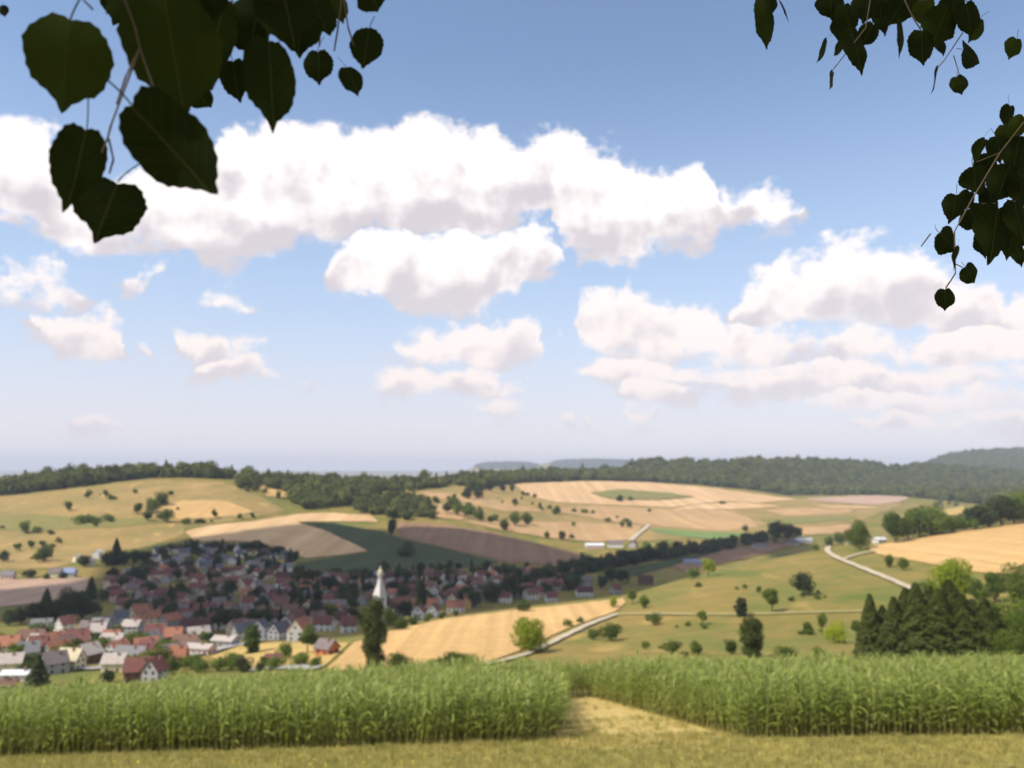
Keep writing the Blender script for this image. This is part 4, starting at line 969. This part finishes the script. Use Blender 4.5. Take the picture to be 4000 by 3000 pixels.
corn_field(LP, LEDGE, 'corn_field', 'dense green corn field left of the mown gap', 'green corn plant in the front row left of the mown gap', 'corn plants along the left field edge', 150)
corn_field(RP, REDGE, 'corn_field', 'dense green corn field right of the mown gap', 'green corn plant in the front row right of the mown gap', 'corn plants along the right field edge', 150)

# ------------------------------------------------------------------ near grass
m_blade = leaf_mat('grass_blades', (0.26, 0.27, 0.06), (0.50, 0.42, 0.15), trans=0.3, patch=0.25)
m_neargr = soil_mat('near_turf', lin('#b09a52'), lin('#939248'), lin('#bfa562'), big=0.35, small=6.0)
m_tan = soil_mat('mown_straw', lin('#c4ab6c'), lin('#b8a062'), lin('#a89a58'), big=0.5, small=6.0)
sheet('grass_bank', [(-260,1640),(0,1637),(400,1625),(800,1612),(1180,1600),(1203,1590),(1206,1512),(1218,1496),(1262,1500),(1330,1516),(1420,1542),(1520,1572),(1600,1594),(1800,1592),(2212,1586),(2480,1584),(2480,1720),(1106,1720),(-260,1730)], m_neargr, step=24, lift=0.1, wob=0)
sheet('mown_track', [(1165,1606),(1200,1592),(1210,1530),(1220,1500),(1262,1504),(1330,1520),(1420,1546),(1520,1576),(1590,1598),(1500,1614),(1340,1622),(1220,1618)], m_tan, step=20, lift=0.22, wob=2)
GB = []
for s in range(5):
    r = random.Random(s); vs, fs = [], []
    for k in range(16):
        a = r.random()*6.28; rr = r.random()*0.14; h = r.uniform(0.05, 0.17); x0, y0 = rr*math.cos(a), rr*math.sin(a); b = r.random()*6.28; dx, dy = math.cos(b)*0.006, math.sin(b)*0.006
        lx, ly = r.uniform(-0.07, 0.09), r.uniform(-0.06, 0.06); i = len(vs)
        vs += [(x0-dx, y0-dy, -0.01), (x0+dx, y0+dy, -0.01), (x0+lx*0.4+dx*0.7, y0+ly*0.4+dy*0.7, h*0.6), (x0+lx*0.4-dx*0.7, y0+ly*0.4-dy*0.7, h*0.6), (x0+lx, y0+ly, h)]
        fs += [(i, i+1, i+2, i+3), (i+3, i+2, i+4)]
    gm = bpy.data.meshes.new('tuft'); gm.from_pydata(vs, [], fs); gm.materials.append(m_blade); gm.update(); GB.append(bpy.data.objects.new('kit_grass', gm))
P = []
while len(P) < 17000:
    Y = random.uniform(17.5, 34) if random.random() < 0.85 else random.uniform(34, 50); X = random.uniform(-0.68, 0.68)*Y
    if left_ok(X, Y) or right_ok(X, Y):
        if random.random() < 0.9 or Y > 29: continue
    elif Y > 28.5 and random.random() < 0.75: continue
    P.append((X, Y, height(X, Y)+EYE))
n = len(P); s = RNG.uniform(0.6, 1.5, n)
tag(scatter('meadow_grass', P, RNG.uniform(0, 6.28, n), np.stack([s, s, s*RNG.uniform(0.6, 1.2, n)], 1), RNG.integers(0, 5, n), GB), 'dry yellowish grass in front of the corn', 'grass', kind='stuff')
m_flow = plain_mat('yellow_petals', (0.75, 0.55, 0.04), 0.7, 0.2, 5)
FM = []
vs, fs = [], []
for k in range(7):
    a = k*0.9; i = len(vs); vs += [(0, 0, 0.2), (0.03*math.cos(a), 0.03*math.sin(a), 0.21), (0.035*math.cos(a+0.6), 0.035*math.sin(a+0.6), 0.205)]; fs.append((i, i+1, i+2))
tube(vs, fs, (0, 0, 0), (0, 0, 0.2), 0.003, 0.002, 3)
fm = bpy.data.meshes.new('flower'); fm.from_pydata(vs, [], fs); fm.materials.append(m_flow); fm.update(); FO = bpy.data.objects.new('kit_flower', fm)
P = []
while len(P) < 24:
    Y = random.uniform(20.5, 23.5); X = random.gauss(random.choice([-9, -3, -5, 4, 8]), 1.3)
    P.append((X, Y, height(X, Y)+EYE))
tag(scatter('yellow_flowers', P, RNG.uniform(0, 6, 24), np.ones((24, 3))*1.1, np.zeros(24), [FO]), 'small yellow flowers in the grass at the lower edge', 'flowers', kind='stuff')
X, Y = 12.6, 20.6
for (X, Y, h) in ((11.9, 20.5, 0.36), (12.6, 20.6, 0.42), (13.3, 20.8, 0.5)):  # added shrubs stand in for the dark tree shadow in this corner
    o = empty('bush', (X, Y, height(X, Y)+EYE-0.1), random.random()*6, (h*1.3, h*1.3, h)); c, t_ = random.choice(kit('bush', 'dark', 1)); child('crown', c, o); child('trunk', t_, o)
    REG.append((o, 2000+X*10, 1655, 'shrub added as tree shadow', 'in the lower right corner of the grass', 'bush'))

# ------------------------------------------------------------------ linden tree over the viewer
def linden_leafmat():
    m, t, b = new_mat('linden_leaf')
    g = N(t, 'ShaderNodeTexCoord').outputs['Object']
    oi = N(t, 'ShaderNodeObjectInfo')
    w = N(t, 'ShaderNodeTexWave'); w.inputs['Scale'].default_value = 2.2; w.inputs['Distortion'].default_value = 1.2; t.links.new(g, w.inputs['Vector'])
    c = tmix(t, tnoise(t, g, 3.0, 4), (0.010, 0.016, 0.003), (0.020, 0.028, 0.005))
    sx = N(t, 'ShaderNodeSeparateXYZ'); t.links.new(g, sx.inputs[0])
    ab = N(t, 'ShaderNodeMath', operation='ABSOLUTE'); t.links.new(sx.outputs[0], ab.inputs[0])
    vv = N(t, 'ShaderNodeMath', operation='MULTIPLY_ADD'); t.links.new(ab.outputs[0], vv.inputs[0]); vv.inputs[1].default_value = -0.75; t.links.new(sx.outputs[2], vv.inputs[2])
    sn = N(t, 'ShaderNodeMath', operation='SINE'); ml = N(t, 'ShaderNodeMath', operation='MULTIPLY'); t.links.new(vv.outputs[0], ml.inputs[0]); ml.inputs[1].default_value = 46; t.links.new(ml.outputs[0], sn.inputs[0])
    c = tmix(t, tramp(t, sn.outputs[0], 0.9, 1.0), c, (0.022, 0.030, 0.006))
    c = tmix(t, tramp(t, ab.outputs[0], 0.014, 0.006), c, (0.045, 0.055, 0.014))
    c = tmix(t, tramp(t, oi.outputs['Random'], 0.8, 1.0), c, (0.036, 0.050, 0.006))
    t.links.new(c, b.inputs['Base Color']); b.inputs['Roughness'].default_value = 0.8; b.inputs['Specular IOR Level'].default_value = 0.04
    tr = N(t, 'ShaderNodeBsdfTranslucent'); t.links.new(c, tr.inputs['Color']); mx = N(t, 'ShaderNodeMixShader'); mx.inputs[0].default_value = 0.3
    t.links.new(b.outputs[0], mx.inputs[1]); t.links.new(tr.outputs[0], mx.inputs[2]); t.links.new(mx.outputs[0], t.nodes['Material Output'].inputs['Surface'])
    return m
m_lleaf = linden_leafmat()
TRX, TRY = -2.6, -2.4
lt = empty('linden_tree', (TRX, TRY, EYE-2.3))
OFF = Vector((TRX, TRY, EYE-2.3))
vs, fs = [], []
for (p0, p1, a, b) in [((0,0,-0.3),(0.1,0,1.2),0.34,0.26),((0.1,0,1.2),(0.3,0.2,3.6),0.26,0.2),((0.3,0.2,3.6),(0.4,0.3,7.5),0.2,0.08)]: tube(vs, fs, p0, p1, a, b, 12)
mesh_obj('trunk', vs, fs, m_bark, lt, smooth=True)
def limb(pts, r0, r1, nm='limb'):
    vs, fs = [], []
    for i in range(len(pts)-1):
        t0, t1 = i/(len(pts)-1), (i+1)/(len(pts)-1)
        tube(vs, fs, Vector(pts[i]), Vector(pts[i+1]), r0+(r1-r0)*t0, r0+(r1-r0)*t1, 7)
    return mesh_obj(nm, vs, fs, m_bark, lt, smooth=True)
def loc(v): return Vector(v)-OFF
limb([loc((-2.3,-2.2,EYE+1.3)), loc((-1.6,-0.6,EYE+1.9)), loc((-0.8,0.55,EYE+1.25)), loc((-0.4,0.75,EYE+0.75))], 0.07, 0.008)
limb([loc((-2.3,-2.2,EYE+1.8)), loc((-0.2,-0.6,EYE+2.6)), loc((1.2,1.0,EYE+2.6)), loc((1.6,2.0,EYE+2.0)), loc((1.55,2.2,EYE+1.45))], 0.09, 0.008)
def at(x, y, d): 
    u, s = pix(x, y); return Vector((u*d, d, s*d+EYE))
# crown above and behind the viewer (keeps clear of the line of sight except for the hanging sprays)
r = np.random.default_rng(3); P = []
while len(P) < 6000:
    p = r.normal(0, 1, 3); p = p/np.linalg.norm(p)*r.random()**0.38*np.array([6.2, 4.8, 3.0])+np.array([-0.6, -1.0, 4.3])
    if p[2] < 0.5+0.10*abs(p[0]) : continue
    if p[1] > -0.3 and p[2] < 0.95*(p[1]+0.35)+0.25: continue
    P.append(p)
P = np.array(P); n = len(P)
NRM = r.normal(0, 1, (n, 3))+np.array([0, 0, 1.3]); NRM /= np.linalg.norm(NRM, axis=1)[:, None]
T = np.cross(NRM, r.normal(0, 1, (n, 3))); T /= np.linalg.norm(T, axis=1)[:, None]; B = np.cross(NRM, T); s = r.uniform(0.035, 0.06, n)[:, None]
P = P+np.array([0, 0, EYE])-np.array(OFF)
vs = np.stack([P-T*s*1.2, P-B*s, P+T*s*1.2, P+B*s], 1).reshape(-1, 3)
me = bpy.data.meshes.new('crown'); me.vertices.add(4*n); me.vertices.foreach_set('co', vs.astype(np.float32).ravel()); me.loops.add(4*n); me.loops.foreach_set('vertex_index', np.arange(4*n, dtype=np.int32))
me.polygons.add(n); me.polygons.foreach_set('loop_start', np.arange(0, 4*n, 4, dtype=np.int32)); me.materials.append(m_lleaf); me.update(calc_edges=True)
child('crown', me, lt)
def leaf_mesh(seed, hole=False):
    """heart-shaped toothed leaf, base at top, tip at the bottom; unit about 1 tall"""
    r = random.Random(seed); n = 44; vs, fs = [(0, 0.0, 0.02)], []
    lop = r.uniform(-0.16, 0.16); nd = r.uniform(0.02, 0.13); w3 = r.uniform(-0.06, 0.06); tp = r.uniform(0.14, 0.28)
    ring = []
    for k in range(n):
        t = k/n*2*math.pi
        x = math.sin(t); yy = math.cos(t)
        rad = 0.5*(1+0.05*math.sin(2*t+seed)+w3*math.sin(3*t+seed*1.7)+0.02*math.sin(7*t+seed))
        px, pz = x*rad*(1.0+0.05*yy), yy*rad*0.98
        d0 = abs(((t+math.pi) % (2*math.pi))-math.pi)
        if d0 < 0.42: pz -= nd*(1-d0/0.42)                      # notch at the stalk
        dt = abs(t-math.pi)
        if dt < 0.75: f = (1-dt/0.75); pz -= tp*f**2.2; px *= 1-0.45*f   # drawn-out tip
        tooth = 1+(0.022 if k % 2 else -0.016)+r.uniform(-0.014, 0.014)
        px = px*tooth+lop*pz*pz; pz *= tooth
        ring.append((px, pz))
    for s_, rr in ((0.5, 0), (1.0, 0)):
        for (px, pz) in ring:
            x, z = px*s_, pz*s_
            vs.append((x, 0.16*x*x*(1.3 if s_ > 0.6 else 1)+0.05*math.sin(6*z+seed)*s_+0.05*abs(x)+0.06*z*z, z))
    for k in range(n):
        k2 = (k+1) % n
        fs.append((0, 1+k, 1+k2))
        if hole and k in (12,): continue
        fs.append((1+k, 1+n+k, 1+n+k2, 1+k2))
    b = len(vs); ns = 7; cx_ = r.uniform(-0.25, 0.25)
    for i in range(ns+1):
        t = i/ns; wz = 0.012
        px, py, pz = cx_*t*t, 0.06*math.sin(3*t)-0.05*t, 0.38+0.42*t
        vs += [(px-wz, py, pz), (px+wz, py, pz)]
    for i in range(ns): fs.append((b+2*i, b+2*i+1, b+2*i+3, b+2*i+2))
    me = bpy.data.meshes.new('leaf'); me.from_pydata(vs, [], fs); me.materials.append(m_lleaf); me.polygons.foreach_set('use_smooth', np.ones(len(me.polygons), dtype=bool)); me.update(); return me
LM = [leaf_mesh(k) for k in range(14)]
def leaf(x, y, w, h, rot, d, yaw=0.0, tilt=0.0):
    """one hanging leaf: centre, apparent width and height, roll of its tip (0 = straight down, + = to the right), distance"""
    c = at(x, y, d); m = d/F
    o = child('leaf', random.choice(LM), lt)
    cy, ct = max(0.45, math.cos(yaw)), max(0.45, math.cos(tilt))
    o.scale = (w*m/cy*1.0, (w+h)*m*0.5, h*m/ct/1.1)
    M = Matrix.Rotation(-rot, 3, 'Y') @ Matrix.Rotation(tilt, 3, 'X') @ Matrix.Rotation(yaw, 3, 'Z')
    o.rotation_euler = M.to_euler(); o.location = c-OFF
    return o
def twig(pts, d, r0=0.0012):
    vs, fs = [], []
    pts = [at(x, y, dd)-OFF for (x, y, dd) in [(p[0], p[1], p[2] if len(p) > 2 else d) for p in pts]]
    for i in range(len(pts)-1): tube(vs, fs, pts[i], pts[i+1], r0, r0*0.8, 5)
    mesh_obj('twig', vs, fs, m_bark, lt)
R_ = math.radians
for a in [(143,120,182,222,R_(-6),.80,.2,.1),(372,95,200,270,R_(8),.82,.3,.2),(357,308,176,270,R_(42),.78,-.3,.2),(236,440,140,158,R_(-12),.84,.3,-.2),(172,345,84,185,R_(-14),.80,.8,.1),
          (585,165,104,205,R_(4),.85,.5,.1),(508,166,64,92,R_(6),.95,.3,.3),(436,212,56,36,R_(40),.95,.2,.7),(688,138,64,84,R_(2),.95,.2,.1),(792,98,76,92,R_(-8),.95,.2,.1),(760,170,48,70,R_(24),.95,.6,.2),
          (620,22,150,125,R_(10),.85,.2,.3),(555,30,110,110,R_(-14),.88,.2,.2),(690,30,80,90,R_(20),.92,.3,.2),(470,70,62,210,R_(-10),.86,.9,.1),(805,-4,80,40,R_(30),.95,.2,.7),(300,-6,150,110,R_(30),.84,.2,.3),(430,-10,130,120,R_(-10),.84,.2,.3),
          (8,22,22,26,R_(10),.9,.2,.2),(535,60,90,120,R_(14),.92,.4,.2),(650,60,90,110,R_(-8),.9,.3,.2),(260,10,90,80,R_(-30),.9,.3,.3),(725,12,60,60,R_(24),.98,.3,.3)]: leaf(*a)
for a in [(1654,42,52,126,R_(4),2.2,.5,0),(1694,18,18,60,R_(20),2.2,1.0,0),(1795,8,74,60,R_(10),2.2,.2,.3),(1830,36,64,78,R_(14),2.2,.3,.2),(1872,14,70,60,R_(-10),2.3,.2,.3),(1848,98,66,118,R_(14),2.2,.4,.1),(1876,72,46,56,R_(-30),2.3,.2,.4),
          (1780,106,18,64,R_(-24),2.2,1.1,0),(1798,170,20,46,R_(-14),2.2,1.0,0),(1815,100,20,50,R_(-30),2.3,1.0,0),(1948,74,34,98,R_(-4),2.2,.9,0),(1992,96,68,80,R_(8),2.2,.2,.2),(2032,52,92,84,R_(-20),2.2,.2,.2),(2092,34,70,84,R_(10),2.2,.2,.2),(2000,22,70,60,R_(20),2.3,.2,.4),
          (1940,22,60,60,R_(-30),2.3,.3,.3),(2092,116,78,54,R_(70),2.2,.3,.4),(2073,180,50,46,R_(20),2.2,.2,.2),(2022,168,18,64,R_(-16),2.2,1.1,0),(2190,100,44,50,R_(-20),2.2,.2,.2),(2060,10,70,50,R_(0),2.3,.2,.4),(1905,40,50,60,R_(20),2.4,.4,.2),
          (2200,272,46,56,R_(-40),2.1,.3,.2),(2116,322,34,62,R_(-24),2.1,.6,.2),(2158,318,64,62,R_(20),2.1,.2,.3),(2196,330,72,84,R_(-10),2.2,.2,.2),(2106,386,72,66,R_(10),2.1,.2,.2),(2168,392,80,84,R_(-20),2.2,.2,.2),(2062,444,58,62,R_(-10),2.1,.2,.2),
          (2044,518,74,60,R_(50),2.1,.2,.3),(2066,552,28,52,R_(-12),2.1,.9,.1),(2150,492,104,126,R_(-8),2.1,.3,.1),(2198,466,70,94,R_(14),2.1,.3,.1),(2202,548,40,46,R_(20),2.1,.2,.2),(2094,590,52,46,R_(36),2.1,.2,.3),(2043,643,50,52,R_(0),2.1,.2,.1),(2102,468,74,54,R_(30),2.2,.2,.4),(2206,410,60,70,R_(0),2.2,.2,.2),(2180,250,50,60,R_(0),2.25,.5,.2),(2140,430,70,70,R_(24),2.25,.4,.2),(2185,520,60,70,R_(-10),2.2,.3,.2),(2130,360,56,60,R_(-30),2.25,.3,.3),(2200,360,70,70,R_(20),2.3,.3,.3),(2175,290,56,60,R_(10),2.2,.3,.2),(2125,520,60,64,R_(10),2.25,.5,.2),(2090,430,44,50,R_(-20),2.25,.4,.2),(2205,500,70,80,R_(-6),2.3,.3,.2),(1900,10,60,60,R_(12),2.35,.3,.3),(1965,12,60,50,R_(-12),2.35,.3,.3),(2030,88,50,60,R_(20),2.3,.5,.2),(2110,60,44,60,R_(-24),2.3,.5,.2),(1815,60,44,60,R_(-8),2.3,.4,.2),(1660,0,60,60,R_(10),2.25,.4,.2)]: leaf(*a)
twig([(262,-20),(292,60),(302,105),(272,165),(252,225)], .80); twig([(302,105),(318,150),(344,222)], .80); twig([(302,105),(240,270),(232,300),(220,330)], .80); twig([(500,-10),(505,40),(485,120)], .88); twig([(740,-20),(730,60),(722,110)], .95); twig([(740,-20),(752,60),(765,100)], .95)
twig([(690,20),(690,100)], .95); twig([(235,300),(245,345),(236,375)], .82); twig([(200,20),(180,0)], .8)
twig([(1950,-10),(1968,30),(1990,66)], 2.2, .0025); twig([(1880,0),(1870,60),(1800,150)], 2.2, .0016); twig([(2080,70),(2040,130),(2022,150)], 2.2, .0016); twig([(2060,120),(2072,160)], 2.2, .0014)
twig([(2230,240),(2160,330),(2100,430),(2062,500),(2064,590),(2044,622)], 2.1, .002); twig([(2160,330),(2110,350)], 2.1, .0015); twig([(2120,440),(2150,440)], 2.1, .0015); twig([(2010,505),(1990,532)], 2.1, .002); twig([(2064,570),(2080,578)], 2.1, .0015)
tag(lt, 'linden tree with dark leaves hanging into the top corners of the view', 'tree')

# ------------------------------------------------------------------ passing cloud overhead that shades the valley
SHADE = [(330,1186),(420,1163),(560,1146),(700,1128),(830,1143),(950,1138),(1080,1156),(1180,1180),(1262,1206),(1420,1198),(1560,1178),(1660,1158),(1745,1162)]
SH = [hit(*p)[:2] for p in SHADE]
SHN = [(1780,1186),(1640,1209),(1500,1240),(1360,1286),(1150,1310),(960,1334)]
# near border: just beyond the sunlit meadow crest, then across the village
for p in SHN:
    X, Y, Z = hit(p[0], p[1]+2); SH.append((X*1.05+4, Y*1.05+8))
for p in [(840,1364),(760,1372),(640,1376),(520,1374),(400,1366),(250,1350),(120,1344),(0,1346),(-300,1350)]: SH.append(hit(*p)[:2])
for p in [(-300,1280),(0,1276),(150,1262),(225,1240),(240,1205)]: SH.append(hit(*p)[:2])
CA = 950.0
kx, ky = SUND.x/SUND.z, SUND.y/SUND.z
zv = -66.0
poly = [(X+(CA-zv)*kx, Y+(CA-zv)*ky) for X, Y in SH]
sphere = bmesh.new(); bmesh.ops.create_icosphere(sphere, subdivisions=2, radius=1.0)
sv = np.array([v.co[:] for v in sphere.verts]); sf = np.array([[v.index for v in f.verts] for f in sphere.faces]); sphere.free()
AV, AF = [], []; nb = 0
def near_edge(x, y):
    best = 1e9
    for i in range(len(poly)):
        (x0, y0), (x1, y1) = poly[i], poly[(i+1) % len(poly)]; dx, dy = x1-x0, y1-y0
        t = max(0, min(1, ((x-x0)*dx+(y-y0)*dy)/(dx*dx+dy*dy+1e-9))); best = min(best, math.hypot(x-x0-t*dx, y-y0-t*dy))
    return best
xs = [p[0] for p in poly]; ys = [p[1] for p in poly]
gx_ = np.arange(min(xs), max(xs), 13.0); gy_ = np.arange(min(ys), max(ys), 13.0)
for x in gx_:
    for y in gy_:
        x1, y1 = x+random.uniform(-4, 4), y+random.uniform(-4, 4)
        if not inside(poly, x1, y1): continue
        gap = min(math.hypot(x1-(CHX-h_*kx+(CA-zv)*kx), y1-(CHY-h_*ky+(CA-zv)*ky)) for h_ in (8, 14, 20, 26))
        if gap < 24: continue  # hole cut in the cloud so sun reaches the church tower
        d = min(near_edge(x1, y1), gap-16); R = min(max(d, 7.0), random.uniform(14, 34))
        if d > 40 and random.random() < 0.35: continue
        dz = R*0.5+min(d, 60)*random.uniform(0, 0.9)
        v = sv*np.array([R, R, R*0.8])*(1+0.12*np.sin(sv[:, [0]]*5+x)*np.sin(sv[:, [1]]*4+y))+np.array([x1+dz*kx, y1+dz*ky, EYE+CA+dz])
        AV.append(v); AF.append(sf+nb); nb += len(sv)
m_cloud, _t, _b = new_mat('cloud_vapour'); _b.inputs['Base Color'].default_value = (0.9, 0.9, 0.92, 1); _b.inputs['Roughness'].default_value = 1.0; _b.inputs['Specular IOR Level'].default_value = 0.0
AV = np.vstack(AV); AF = np.vstack(AF).astype(np.int32)
me = bpy.data.meshes.new('cloud'); me.vertices.add(len(AV)); me.vertices.foreach_set('co', AV.astype(np.float32).ravel()); me.loops.add(AF.size); me.loops.foreach_set('vertex_index', AF.ravel())
me.polygons.add(len(AF)); me.polygons.foreach_set('loop_start', np.arange(0, AF.size, 3, dtype=np.int32)); me.polygons.foreach_set('use_smooth', np.ones(len(AF), dtype=bool)); me.materials.append(m_cloud); me.update(calc_edges=True)
cl = bpy.data.objects.new('cloud', me); COL.objects.link(cl); tag(cl, 'white cumulus cloud passing over the village', 'cloud', kind='stuff')

# ------------------------------------------------------------------ summer haze
m_haze = bpy.data.materials.new('haze'); m_haze.use_nodes = True; t = m_haze.node_tree; t.nodes.clear()
pv = t.nodes.new('ShaderNodeVolumePrincipled'); pv.inputs['Color'].default_value = (0.78, 0.85, 0.99, 1); pv.inputs['Density'].default_value = 0.95e-4; pv.inputs['Anisotropy'].default_value = 0.0
om = t.nodes.new('ShaderNodeOutputMaterial'); t.links.new(pv.outputs[0], om.inputs['Volume'])
hb = box_mesh('haze', 40000, 22000, 390, m_haze); ho = bpy.data.objects.new('haze', hb); COL.objects.link(ho); ho.location = (0, 6000, EYE-45); tag(ho, kind='stuff')

# ------------------------------------------------------------------ labels that single each thing out
ORD = ['first', 'second', 'third', 'fourth', 'fifth', 'sixth', 'seventh', 'eighth', 'ninth', 'tenth', 'eleventh', 'twelfth', 'thirteenth', 'fourteenth', 'fifteenth', 'sixteenth', 'seventeenth', 'eighteenth', 'nineteenth', 'twentieth']
def ordinal(k): 
    return ORD[k] if k < 20 else (f'{k+1}' + {1: 'st', 2: 'nd', 3: 'rd'}.get((k+1) % 10 if (k+1) % 100 not in (11, 12, 13) else 0, 'th'))
from collections import defaultdict
GR = defaultdict(list)
for e in REG: GR[(e[3], e[4])].append(e)
for (look, where), es in GR.items():
    es.sort(key=lambda e: e[1])
    for k, e in enumerate(es):
        lb = f'{look} {where}' if len(es) == 1 else f'{look} {where}, {ordinal(k)} from left'
        tag(e[0], lb, e[5], (f'{e[5]} group {where}').replace(' group', 's') if len(es) > 1 else None)
